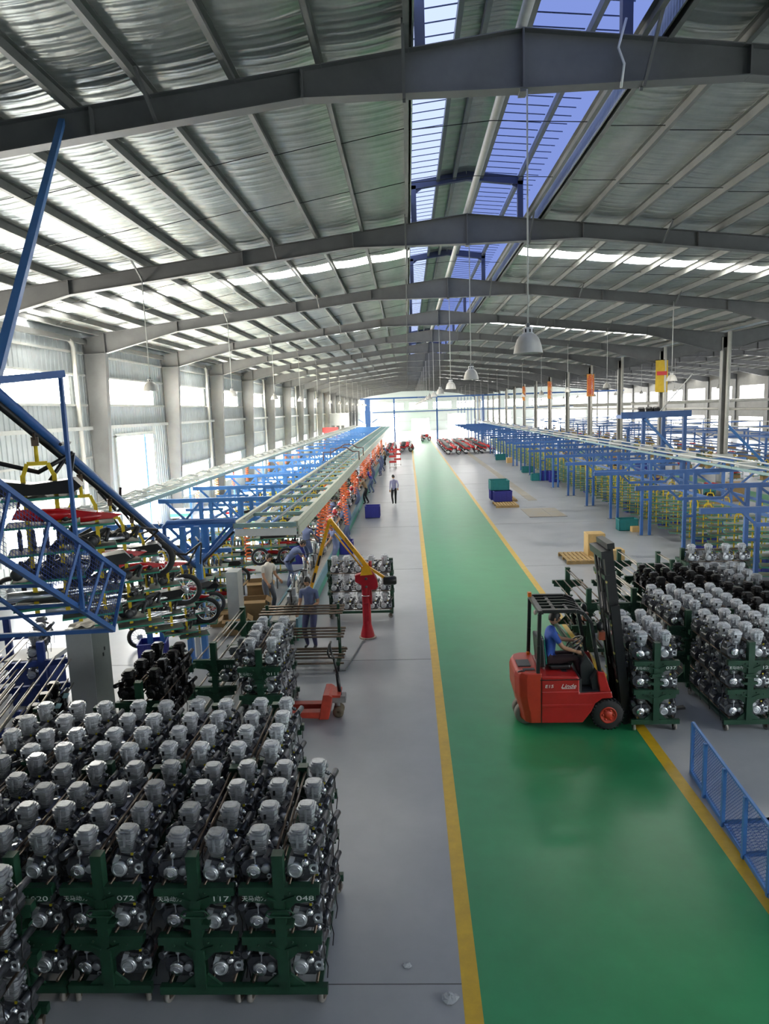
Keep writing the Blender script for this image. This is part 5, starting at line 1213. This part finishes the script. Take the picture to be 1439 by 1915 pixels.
# ---- carriers inside the left line
n1 = 0
for (x, y0, cnt, stp) in ((-5.3, 16.6, 34, 1.35), (-6.75, 17.2, 26, 1.5), (-4.45, 22.0, 20, 1.6)):
    for k in range(cnt):
        y = y0 + stp * k; nm = {-5.3: 'middle', -6.75: 'left', -4.45: 'right'}[x]
        carrier((x, y, .30), .2, '%s yellow tray carrier in the %s lane under the blue trusses' % (nth(k), nm), 'carriers under the blue trusses', k < 8)
        for q in range(3):
            tr = (k + q * 2 + int(y0)) % 5; kd = ('red_fairing', 'bike_saddle', 'parts_heap', 'muffler_pair', 'chain_coil')[(k * 3 + q) % 5]
            item(kd, (x + random.uniform(-.06, .06), y, .30 + tray_z(tr)), random.uniform(-.3, .5), 'on tray %s of the %s carrier in the %s lane' % (ORD[tr], nth(k), nm))
        if k % 2 == 0: moto_wheel((x + .40, y - .3, .95), (0, random.uniform(0, 3), .3), 'motorcycle wheel on the %s carrier in the %s lane' % (nth(k), nm))
    tag(MB().bb(x - .04, x + .04, y0 - .6, y0 + stp * cnt, 2.0, 2.08).build('hanging_rail', M_BLUE), 'blue hanging rail over the %s lane under the trusses' % nm, 'rail')
# ================================================================== RIGHT LINE: GANTRIES AND EMPTY CARRIERS
def gantry_proto():
    t = thing('conveyor_gantry', 'proto', 'gantry')
    MB().bb(6.37, 13.6, -.05, .05, 2.99, 3.12).build('top_beam', M_BLUE, t)
    MB().bb(7.55, 8.85, -.035, .035, 2.68, 2.76).build('lower_chord', M_BLUE, t); MB().bb(10.4, 12.6, -.035, .035, 2.45, 2.54).build('lower_chord', M_BLUE, t)
    for x in (9.5, 9.83, 12.75, 13.08): MB().bb(x - .055, x + .055, -.05, .05, 0, 3.0).build('post', M_BLUE, t)
    MB().bb(9.5, 9.83, -.035, .035, 1.45, 1.53).bb(12.75, 13.08, -.035, .035, 1.45, 1.53).build('tie_bar', M_BLUE, t)
    MB().bb(9.36, 9.97, -.1, .1, 0, .012).build('foot_plate', M_GREYP, t)
    for a, b in (((7.3, 3.0), (7.6, 2.72)), ((8.8, 2.72), (9.1, 3.0)), ((9.86, 2.98), (10.5, 2.5)), ((11.9, 3.0), (11.3, 2.5)), ((12.0, 2.5), (12.7, 3.0)), ((9.45, 2.5), (8.95, 2.98))): MB().bar((a[0], 0, a[1]), (b[0], 0, b[1]), .06, .06).build('diagonal', M_BLUE, t)
    return t
gp_ = gantry_proto(); GT = proto_tree(gp_)
for i in range(20): copy_tree(GT, (0, 15.3 + 4.395 * i, 0), label='%s blue conveyor gantry on the right, counted from the camera' % nth(i), group='blue gantries of the right line')
drop(GT)
for x, nm in ((10.75, 'inner'), (11.65, 'outer')):
    t = thing('conveyor_rail', nm + ' pale conveyor rail running above the right-hand gantries', 'rail')
    MB().tube((x, 14, 3.34), (x, 108, 3.34), .028, 7).build('white_tube', M_WHITE, t); MB().bb(x - .035, x + .035, 14, 108, 3.15, 3.23).build('teal_channel', M_TEAL, t)
for k in range(18):
    t = thing('rail_bracket', '%s pale bracket box on the right conveyor rails, from the camera' % nth(k), 'bracket', (11.2, 18.5 + 4.9 * k, 3.15), 0, 'brackets on the rails')
    MB().bb(-.3, .3, -.15, .15, 0, .22).build('box', M_TRIM, t); MB().bb(-.5, .5, -.04, .04, .02, .08).build('arm', M_TEAL, t)
n2 = 0
for (x, y0, cnt, stp, nm) in ((10.55, 17.6, 62, 1.18, 'first'), (11.9, 18.2, 40, 1.35, 'second')):
    for k in range(cnt):
        carrier((x, y0 + stp * k, .28), -.3, '%s yellow carrier with empty green trays, %s lane of the right line' % (nth(k), nm), 'empty carriers of the right line', k < 16, CML)
    tag(MB().bb(x - .04, x + .04, y0 - 1, y0 + stp * cnt, 1.98, 2.07).build('hanging_rail', M_BLUE), 'blue hanging rail over the %s lane of the right line' % nm, 'rail')
# things seen between the gantries
crm = {}
def crate(loc, m, label, rz=0, s=(.56, .38, .28), group=None):
    t = thing('plastic_crate', label, 'crate', loc, rz, group); w, d, h = s[0] / 2, s[1] / 2, s[2]
    key = (m.name, s)
    if key not in crm:
        b = MB().bb(-w, w, -d, -d + .015, 0, h).bb(-w, w, d - .015, d, 0, h).bb(-w, -w + .015, -d, d, 0, h).bb(w - .015, w, -d, d, 0, h).bb(-w, w, -d, d, 0, .015).mesh('body', m)
        r = MB().bb(-w - .015, w + .015, -d - .015, -d, h - .04, h).bb(-w - .015, w + .015, d, d + .015, h - .04, h).bb(-w - .015, -w, -d, d, h - .04, h).bb(w, w + .015, -d, d, h - .04, h)
        for i in range(7):
            x = -w + (i + .5) * 2 * w / 7; r.bb(x - .008, x + .008, -d - .012, -d, .02, h).bb(x - .008, x + .008, d, d + .012, .02, h)
        for i in range(4):
            y = -d + (i + .5) * 2 * d / 4; r.bb(-w - .012, -w, y - .008, y + .008, .02, h).bb(w, w + .012, y - .008, y + .008, .02, h)
        crm[key] = (b, r.mesh('ribs', m))
    obj('body', crm[key][0], t); obj('ribs', crm[key][1], t); return t
crate((9.35, 29.9, 0), M_CRT, 'teal crate at the foot of the second nearest gantry posts', 0, (.8, .55, .5))
crate((9.3, 50.9, 0), M_CRT, 'teal crate by the sixth gantry posts', 0, (.8, .6, .5)); crate((9.95, 50.7, 0), M_CRB, 'dark blue crate beside the teal one at the gantries', 0, (.7, .5, .7))
crate((9.7, 57.2, 0), M_CRT, 'small teal crate farther along the gantry posts', 0, (.9, .6, .5)); crate((9.5, 71.5, 0), M_CRT, 'farthest teal crate at the gantry posts', 0, (1.2, .6, .6)); crate((10.3, 49.5, .0), M_CRB, 'dark blue crate behind the gantry posts', 0, (.7, .5, .8))
def carton(loc, s, label, m=M_CARD, rz=0, flaps=False, group=None):
    t = thing('cardboard_box', label, 'box', loc, rz, group); w, d, h = s[0] / 2, s[1] / 2, s[2]
    if flaps:
        MB().bb(-w, w, -d, -d + .01, 0, h).bb(-w, w, d - .01, d, 0, h).bb(-w, -w + .01, -d, d, 0, h).bb(w - .01, w, -d, d, 0, h).bb(-w, w, -d, d, 0, .01).build('body', m, t)
        for s_, a in ((-1, .5), (1, .7)): MB().bar((0, s_ * d, h), (0, s_ * (d + .16), h - .08 * a), s[0], .006).build('flap', m, t)
        for s_ in (-1, 1): MB().bar((s_ * w, 0, h), (s_ * (w + .13), 0, h - .1), s[1] * .95, .006).build('flap', m, t)
    else:
        MB().bb(-w, w, -d, d, 0, h).build('body', m, t, .004); MB().bb(-w, w, -.03, .03, h, h + .002).build('tape', M_CARDL, t)
    return t
carton((9.55, 29.4, 0), (.35, .3, .22), 'small light cardboard box beside the teal crate', M_CARDL); carton((9.75, 67.6, 0), (.6, .5, .5), 'far cardboard box at the gantry posts', M_CARDL)
for i, (x, y) in enumerate(((11.0, 25.9), (11.3, 30.3), (11.2, 34.9), (11.3, 38.9), (11.2, 43.0), (11.4, 22.0))): crate((x, y, .0), M_CRB, '%s dark blue crate on the floor under the right carriers' % ORD[i], 0, (.8, .55, .45), 'crates under the right carriers')
# pallet with crates standing on the grey floor
def pallet(loc, label, w=1.2, d=1.3, rz=0, m=M_WOOD):
    t = thing('wooden_pallet', label, 'pallet', loc, rz)
    n = 8
    for i in range(n):
        x = -w / 2 + (i + .5) * w / n; MB().bb(x - w / n * .36, x + w / n * .36, -d / 2, d / 2, .11, .13).build('deck_board', m, t)
    for yy in (-d / 2 + .06, 0, d / 2 - .06): MB().bb(-w / 2, w / 2, yy - .05, yy + .05, .02, .11).build('bearer', m, t)
    for yy in (-d / 2 + .06, d / 2 - .06): MB().bb(-w / 2, w / 2, yy - .06, yy + .06, 0, .02).build('bottom_board', m, t)
    return t
pallet((5.28, 38.3, 0), 'wooden pallet carrying stacked crates beside the yellow line', 1.25, 1.7)
pallet((5.55, 40.6, 0), 'second wooden pallet half hidden behind the stacked crates', 1.25, 1.7)
crate((5.05, 40.3, .13), M_CRB, 'dark blue crate at the left on the pallet', 0, (.8, 1.0, .55)); crate((5.25, 39.3, .13), M_CRB, 'dark blue crate at the front on the pallet', 0, (1.0, .7, .6)); crate((5.12, 39.9, .74), M_CRT, 'teal ribbed crate on top of the blue crates', 0, (1.05, 1.2, .55))
pallet((5.95, 24.3, 0), 'wooden pallet on the grey floor behind the forklift mast', 1.2, 1.5)
for i, (x, y, z, s) in enumerate(((6.9, 23.6, 0, (.7, .5, .5)), (6.55, 24.6, 0, (.6, .6, .55)), (6.55, 24.6, .55, (.6, .6, .35)))): carton((x, y, z), s, ('light cardboard box in front of the stacked boxes by the pallet', 'lower cardboard box of the stack by the pallet', 'upper cardboard box of the stack by the pallet')[i], M_CARDL)
# ---- parked motorcycles
BJ2 = BJ.copy(); BJ3 = BJ.copy()
for i_, m_ in enumerate(BJ.materials):
    if m_ == M_REDM: BJ2.materials[i_] = M_BLACK; BJ3.materials[i_] = M_TRIM
def parked(xs, y0, n, stp, where, parts=6, rzv=0.0):
    for c, x in enumerate(xs):
        for k in range(n):
            y = y0 + stp * k + .3 * c; lab = 'parked motorcycle, %s row from the aisle, %s from the camera, %s' % (ORD[c], nth(k), where)
            r = rzv + random.uniform(-.12, .12)
            if k < parts: copy_tree(BT, (x + random.uniform(-.08, .08), y, 0), rot=(0, .0, r), label=lab, group='parked motorcycles')
            else: tag(obj('motorcycle', BJ if k < 8 or random.random() < .35 else random.choice((BJ2, BJ2, BJ3)), None, (x + random.uniform(-.15, .15), y, 0), (0, 0, r)), lab, 'motorcycle', 'parked motorcycles')
parked((5.3, 7.4, 9.3), 81.8, 22, 1.15, 'right of the lane', 4, -.25)
parked((-.35,), 89.6, 10, 1.3, 'left of the lane', 3, .2)
parked((-2.2,), 84.5, 10, 1.6, 'by the line end', 3, .9)
parked((3.0,), 118, 5, 2.2, 'on the lane far away', 0, .4)
# red trolleys
def trolley(loc, label):
    t = thing('shelf_trolley', label, 'trolley', loc)
    for x in (-.3, .3):
        for y in (-.25, .25): MB().bb(x - .015, x + .015, y - .015, y + .015, .1, 1.75).build('upright', M_RODS, t); MB().disc((x, y, .06), .06, .04, 'X', 10).build('caster', M_RUB, t)
    for z in (.55, 1.05, 1.5): MB().bb(-.34, .34, -.29, .29, z, z + .16).build('shelf', M_BANR, t)
    MB().bb(-.32, .32, -.27, .27, .12, .15).build('base', M_RODS, t)
trolley((-1.55, 65.2, 0), 'tall red shelf trolley standing in the aisle'); trolley((-1.15, 68.5, 0), 'second red shelf trolley behind the first')
crate((-1.98, 35.6, 0), M_CRB, 'dark blue crate on the floor beside the workers', 0, (.75, .8, .6)); crate((-2.55, 26.5, 0), M_CRB, 'dark blue crate beside the bench, nearer', 0, (.5, .6, .5)); crate((-4.3, 25.0, 0), M_CRB, 'dark blue crate left of the bench behind the workers', 0, (.8, .6, .7))
# ---- banners on the right-hand columns
def banner(n, x0, x1, z0, z1, m, label, chars=None, bar=False):
    y = YN(n) - .36; t = thing('hanging_banner', label, 'banner', ((x0 + x1) / 2, y, z0), .12); w = (x1 - x0) / 2; h = z1 - z0; vs = []; fs = []
    for j in range(9):
        for i in range(5): vs.append((-w + w * i / 2, .02 * math.sin(i * 1.7 + j), h * j / 8))
    for j in range(8):
        for i in range(4): fs.append((j * 5 + i, j * 5 + i + 1, j * 5 + i + 6, j * 5 + i + 5))
    c = MB().add(vs, fs); c.add([(v[0], v[1] + .012, v[2]) for v in vs], [tuple(reversed(f)) for f in fs]); c.build('cloth', m, t)
    if bar: MB().bb(-w * .82, w * .82, -.035, -.025, h * .53, h * .65).build('red_stripe', M_BANR, t)
    if chars:
        for k, s in enumerate(chars):
            o = obj('lettering', text_mesh(s, .62), t, (0, -.04, h - .42 - k * (h - .2) / len(chars)), (PI / 2, 0, 0)); o.data.materials.clear(); o.data.materials.append(M_BANR); o.scale = (w / .32, 1, 1)
    MB().tube((-w - .03, 0, h), (w + .03, 0, h), .02, 6).build('top_rod', M_BLACK, t)
banner(5, 15.62, 16.42, 6.0, 8.0, M_BANY, 'yellow banner with one red stripe on the near right column', None, True)
banner(7, 15.8, 16.45, 6.05, 8.0, M_BANO, 'orange banner with red characters on a right column, nearest of them', '品质第')
banner(9, 15.85, 16.35, 6.1, 8.05, M_BANO, 'orange banner with a red character, second along the right columns', '安全')
banner(11, 15.85, 16.35, 6.1, 8.05, M_BANO, 'orange banner far along the right columns', '生产')
# ================================================================== SIDE HALL CONTENTS
def gantry2(x0, x1, z, y, label):
    t = thing('blue_framework', label, 'framework', (0, y, 0), 0, 'blue frameworks in the side hall')
    MB().bb(x0, x1, -.06, .06, z - .14, z).build('beam', M_BLUE, t); MB().bb(x0 + .5, x1 - .5, -.04, .04, z - .7, z - .6).build('lower_beam', M_BLUE, t)
    for x in (x0 + .3, (x0 + x1) / 2, x1 - .3): MB().bb(x - .06, x + .06, -.06, .06, 0, z - .1).build('post', M_BLUE, t)
    for s in (-1, 1): MB().bar(((x0 + x1) / 2, 0, z - .7), ((x0 + x1) / 2 + s * 1.2, 0, z - .05), .06, .06).build('diagonal', M_BLUE, t)
for i in range(11): gantry2(19.8, 26.5, 3.1, 27 + 9.4 * i, '%s blue framework of the side hall, counted from the camera' % nth(i))
for i in range(6): gantry2(28.5, 37, 3.1, 46 + 14 * i, '%s blue framework of the outer lane in the side hall' % nth(i))
for i, (x, y, z) in enumerate(((20.2, 46, 3.2), (26.0, 46, 3.2), (23, 46, 3.2), (33, 46, 3.2))):
    tag(MB().bb(x - .06, x + .06, 27, 130, z, z + .1).build('side_rail', M_TRIM if i % 2 else M_BLUE), '%s long rail over the frameworks of the side hall, from the left' % ORD[i], 'rail')
# drive platform with machine between the columns
pf = thing('drive_platform', 'blue conveyor drive platform with dark motors beside the near right column', 'platform', (14.2, 40.2, 0))
MB().bb(-2.2, 1.7, -.5, .5, 4.55, 4.75).bb(-2.2, 1.7, -.5, -.42, 4.75, 4.9).build('deck', M_BLUE, pf)
for x in (-.9, .2, 1.4): MB().bb(x - .09, x + .09, -.4, -.22, 0, 4.55).build('post', M_BLUE, pf)
for x in (-.35, .1, .5): MB().disc((x - .6, 0, 4.95), .2, .36, 'X', 12).build('motor', M_BLACK, pf)
MB().bar((-.9, -.5, 4.5), (1.2, -.5, 2.2), .16, .12).build('chute', M_BLUEL, pf); MB().tube((-.2, -.45, 4.7), (1.7, -.45, 6.9), .03, 6).build('stay', M_TRIM, pf)
pf2 = tag(MB().bar((16.6, 37.5, 4.4), (18.6, 36.5, 1.9), .18, .14).build('inclined_chute', M_BLUEL), 'blue inclined chute right of the near right column', 'chute')
for x in (20.9, 22.4, 24.0, 25.4): tag(MB().bb(x - .04, x + .04, 25, 118, 1.93, 2.02).build('hanging_rail', M_BLUE), {20.9: 'first', 22.4: 'second', 24.0: 'third', 25.4: 'fourth'}[x] + ' blue hanging rail over the side hall carriers, from the columns', 'rail')
# clutter rows of carriers and cartons in the side hall
for k in range(96):
    x = (20.9, 22.4, 24.0, 25.4)[k % 4]; y = 26 + .95 * k
    carrier((x, y, .3), .3, '%s loaded carrier of the side hall, counted from the camera' % nth(k), 'carriers of the side hall', False)
    for q in range(4):
        tr = (k + q) % 5
        if (k + q) % 2 == 0: carton((x, y, .3 + tray_z(tr)), (.5, .36, .24), 'cardboard box on the %s side hall carrier, tray %s' % (nth(k), ORD[tr]), M_CARD if k % 3 else M_CARDL)
        else: item(('red_fairing', 'parts_heap', 'bike_saddle')[(k + q) % 3], (x, y, .3 + tray_z(tr)), .4, 'on the %s side hall carrier, tray %s' % (nth(k), ORD[tr]))
for k in range(26):
    x = (13.9, 14.6, 15.2, 17.6)[k % 4]; y = 24.5 + 1.9 * k
    if k % 3 == 0: crate((x, y, 0), M_CRB if k % 2 else M_CRT, '%s floor crate between the right line and the columns' % nth(k), 0, (.8, .6, .9))
    elif k % 3 == 1: carton((x, y, 0), (.8, .7, 1.0), '%s cardboard box between the right line and the columns' % nth(k))
    else:
        t = thing('tool_shelf', '%s open steel shelf between the right line and the columns' % nth(k), 'shelf', (x, y, 0))
        for a in (-.45, .45): MB().bb(a - .02, a + .02, -.25, .25, 0, 1.5).build('side_frame', M_RODS, t)
        for z in (.3, .8, 1.3): MB().bb(-.45, .45, -.25, .25, z, z + .03).build('shelf', M_DGREY, t)
        item('parts_heap', (x, y, .84), .3, 'on the %s open steel shelf' % nth(k)); item('red_fairing', (x, y, 1.34), .2, 'on top of the %s open steel shelf' % nth(k))
# overhead pipes across the side hall
for i, (y, z) in enumerate(((52, 5.3), (70, 5.2), (88, 5.3))): tag(MB().tube((XV + .3, y, z), (44, y, z), .09, 8).build('overhead_pipe', M_PIPE), '%s pale overhead pipe crossing the side hall' % ORD[i], 'pipe')
tag(MB().tube((XV + .3, 30, 4.95), (XV + .35, 120, 4.95), .06, 8).build('overhead_pipe', M_PIPE), 'pale pipe running along the right-hand columns', 'pipe')
# blue masts and cross beam near the far end
fx = thing('blue_mast_gantry', 'tall blue frame of posts and a beam across the far end', 'frame', (0, 118, 0))
for x in (-12 + 5.2, -2.3, 4.9, 12.6): MB().bb(x - (.45 if x == -12 + 5.2 else .13), x + (.45 if x == -12 + 5.2 else .13), -.13, .13, 0, 7.3).build('post', M_BLUE, fx)
MB().bb(-8, 36, -.15, .15, 7.25, 7.5).build('top_beam', M_BLUE, fx); MB().bb(-6, 36, -.08, .08, 5.0, 5.15).build('lower_beam', M_BLUE, fx)
for k in range(9): MB().bb(8.4 + k * .55, 8.5 + k * .55, -.05, .05, 0, 7.2).build('thin_post', M_BLUE, fx)
for s in (-1, 1): MB().bar((-6.8, 0, 3.0), (-6.8 + s * 1.6, 0, 4.0), .12, .12).build('strut', M_BLUE, fx)
# ================================================================== LAMPS
def lamp_proto():
    t = thing('pendant_lamp', 'proto', 'lamp')
    sh = MB().lathe([(.205, 0), (.20, .02), (.185, .1), (.155, .19), (.115, .245), (.085, .265)], 24); sh.lathe([(.205, 0), (.198, .0), (.18, .1), (.15, .185), (.11, .24)], 24); sh.build('shade', M_LAMP, t)
    cl = MB().lathe([(.085, .265), (.075, .27), (.075, .345), (.07, .35), (.001, .352)], 16); cl.build('vented_collar', M_WHITE, t)
    v = MB()
    for k in range(8): a = k * PI / 4 + .2; v.box((.076 * math.cos(a), .076 * math.sin(a), .305), (.006, .022, .045), Matrix.Rotation(a, 3, 'Z'))
    v.build('vent_slots', M_BLACK, t)
    MB().tube((0, 0, .35), (0, 0, .41), .028, 8).build('cap', M_GREYP, t); MB().tube((0, 0, .41), (0, 0, 3.42), .012, 6).build('rod', M_TRIM, t)
    MB().ball((0, 0, .12), .06, 8, 6, (1, 1, 1.6)).build('bulb', M_GLASS, t)
    return t
lp = lamp_proto(); LT = proto_tree(lp)
for x, nm, ns in ((1.70, 'ridge', range(1, 17)), (-6.91, 'left', range(2, 17)), (10.2, 'right', range(3, 17)), (23.5, 'side hall', range(4, 16))):
    for i, n in enumerate(ns):
        s = 1.0
        o = copy_tree(LT, (x, YN(n) - .18, 6.22 if nm != 'ridge' else 6.21), label='%s white bell pendant lamp of the %s row, counted from the camera' % (nth(i), nm), group='white pendant lamps')
        if nm in ('left', 'right', 'side hall'): o.scale = (1, 1, .87) if nm != 'side hall' else (1, 1, .9)
drop(LT)
MB_ = MB().path([(2.95, 10.0, 9.62), (2.98, 9.98, 9.9), (2.9, 9.98, 10.1), (3.0, 9.98, 10.45)], .018, 6)
tag(MB_.build('white_cable', M_WHITE), 'white cable looped over the nearest roof frame', 'cable')
# ================================================================== BLUE MESH RAILING (lower right)
rl = thing('mesh_railing', 'blue railing panel with wire mesh at the lower right', 'railing')
pts = [(4.06, 9.74), (3.97, 9.10), (3.93, 8.43), (3.89, 7.78), (3.85, 7.12), (3.81, 6.4)]
RT_ = .80
for (a, b) in pts: MB().bar((a, b, 0), (a, b, RT_), .045, .045).build('post', M_BLUEL, rl)
A, B = pts[0], pts[-1]
MB().bar((A[0], A[1], .03), (B[0], B[1], .03), .05, .05).build('bottom_rail', M_BLUEL, rl); MB().bar((A[0], A[1], RT_), (B[0], B[1], RT_), .035, .03).build('top_rail', M_BLUEL, rl)
ms = MB(); L = 3.35
def rp(u, z): return (A[0] + (B[0] - A[0]) * u, A[1] + (B[1] - A[1]) * u, z)
N = 66
for k in range(-16, N):
    u0 = k / N; u1 = (k + 16) / N
    def clipd(u0, z0, u1, z1):
        if u0 < 0: z0 = z0 + (z1 - z0) * (0 - u0) / (u1 - u0); u0 = 0
        if u1 > 1: z1 = z0 + (z1 - z0) * (1 - u0) / (u1 - u0); u1 = 1
        return u0, z0, u1, z1
    for za, zb in ((.03, RT_), (RT_, .03)):
        q = clipd(u0, za, u1, zb); ms.bar(rp(q[0], q[1]), rp(q[2], q[3]), .0045, .0045)
o = ms.build('wire_mesh', M_BLUE, rl); o['kind'] = 'stuff'
for (px, py) in (pts[2], pts[3]):
    MB().bar((px, py, .05), (px + 1.6, py + .12, .05), .05, .04).bar((px, py, .22 if False else .05), (px + 1.6, py + .12, .05), .05, .04).build('floor_arm', M_BLUE, rl)
ms2 = MB()
for k in range(26): ms2.bar((3.93 + k * .062, 8.42, .06), (3.89 + k * .062, 7.8, .06), .004, .004)
for k in range(11): ms2.bar((3.93, 8.40 - k * .058, .06), (5.5, 8.52 - k * .058, .06), .004, .004)
o = ms2.build('floor_mesh', M_DBLUE, rl); o['kind'] = 'stuff'
# ================================================================== CARDBOARD BOXES BY THE LINE
carton((-4.55, 16.9, 0), (.62, .5, .42), 'lowest open cardboard box by the T-shirt man', M_CARD, .2, True)
carton((-4.25, 17.9, 0), (.62, .5, .62), 'open cardboard box with papery flaps beside the T-shirt man', M_CARD, .1, True)
carton((-4.35, 18.9, 0), (.6, .5, .5), 'lower cardboard box of the pair behind the T-shirt man', M_CARD, .1); carton((-4.35, 18.9, .5), (.62, .5, .36), 'upper open cardboard box of the pair behind the T-shirt man', M_CARD, .15, True)
carton((-5.0, 17.6, 0), (.7, .5, .35), 'flat cardboard box on the floor left of the open boxes', M_CARD, .0)
for i, (x, y, z) in enumerate(((-4.55, 16.9, .2), (-4.25, 17.9, .4), (-4.35, 18.9, .66))): item('parts_heap', (x, y, z), .3, 'inside the %s open cardboard box' % ORD[i], .75)
crate((-6.05, 15.2, 0), M_CRB, 'dark blue crate on the floor behind the tall cabinet', .2, (.62, .5, .4))
# pale desk edge and blue cabinet behind the cabinet
tag(MB().bb(-7.9, -7.1, 12.6, 13.2, 0, .85).build('blue_cabinet', M_DBLUE), 'low dark blue cabinet behind the tall grey cabinet', 'cabinet')
tag(MB().bb(-7.95, -7.05, 12.55, 13.25, .86, .95).build('white_board', M_WHITE), 'white board lying on the low blue cabinet', 'board')
# work tables on the left of the bench
for i, y in enumerate((20.9, 26.6)):
    t = thing('work_table', ('nearer' if i == 0 else 'farther') + ' pale topped work table left of the assembly bench', 'table', (-4.75, y, 0))
    MB().bb(-.5, .5, -.4, .4, .7, .74).build('top', M_TRIM, t)
    for a in (-.45, .45):
        for b in (-.35, .35): MB().bb(a - .02, a + .02, b - .02, b + .02, 0, .7).build('leg', M_GREYP, t)
# litter on the floor
def crumple(loc, s, label, m, seed):
    rn = random.Random(seed); b = MB().ball((0, 0, 0), 1, 9, 6); b.v = [(v[0] * s[0] * rn.uniform(.6, 1.2), v[1] * s[1] * rn.uniform(.6, 1.2), max(0.0, (v[2] + 1) * s[2] * rn.uniform(.4, 1.1))) for v in b.v]; b.sm = [False] * len(b.f)
    o = b.build('litter', m); o.location = loc; tag(o, label, 'litter')
M_FILM = mat('clear_film', (0.62, 0.66, 0.68), .25, 0, alpha=.55)
crumple((.24, 5.76, .005), (.075, .09, .03), 'crumpled clear plastic film beside the yellow line, nearest the camera', M_FILM, 3); crumple((-.17, 6.16, .005), (.05, .04, .015), 'small scrap of plastic film beside cart 048', M_FILM, 4)
# grid guard and control cabinets behind the V of the track
tag(MB().bb(-4.75, -4.45, 17.0, 17.5, 0, 1.55).build('control_cabinet', M_TRIM), 'pale grey control cabinet under the V of the blue track', 'cabinet')
# far left aisle: hoses and signs near the wall
hr_ = thing('hose_gantry', 'blue overhead rail carrying orange hoses beside the left wall', 'gantry', (-9.4, 29, 0)); MB().bb(-.04, .04, 0, 31, 2.9, 3.0).build('rail', M_BLUEL, hr_)
for k in range(5): MB().bb(-.04, .04, 7.5 * k, 7.5 * k + .08, 0, 2.9).build('post', M_BLUEL, hr_)
for k in range(10): tag(obj('orange_hose', cm2, None, (-9.4, 30 + 3.2 * k, 2.9)), '%s orange hose in the lane beside the left wall' % nth(k), 'hose', 'orange hoses by the left wall')
for k in range(10):
    t = thing('wall_bench', '%s low bench with parts beside the left wall aisle' % nth(k), 'bench', (-9.0, 30.5 + 3.2 * k, 0)); MB().bb(-.3, .3, -1.2, 1.2, .6, .66).build('top', M_TRIM, t); MB().bb(-.25, .25, -1.1, 1.1, .0, .6).build('base', M_BLUE, t)
    item('red_fairing', (-9.0, 30.2 + 3.2 * k, .67), 1.2, 'on the %s bench beside the left wall' % nth(k)); item('parts_heap', (-9.0, 31.1 + 3.2 * k, .67), 1.2, 'on the %s bench beside the left wall' % nth(k))
sg = thing('sign_stand', 'white sign stand with a green band in the left aisle', 'sign', (-9.2, 27.0, 0)); MB().bb(-.03, .03, -.03, .03, 0, 1.7).build('pole', M_WHITE, sg); MB().bb(-.4, .4, -.02, .02, 1.5, 1.9).build('board', M_WHITE, sg); MB().bb(-.4, .4, -.025, .025, 1.55, 1.68).build('green_band', mat('sign_green', (0.05, 0.4, 0.2), .5), sg)
# ================================================================== remove prototypes
drop(BT)
for k in KN: drop(EP[k])
bpy.data.scenes.remove(TMP)
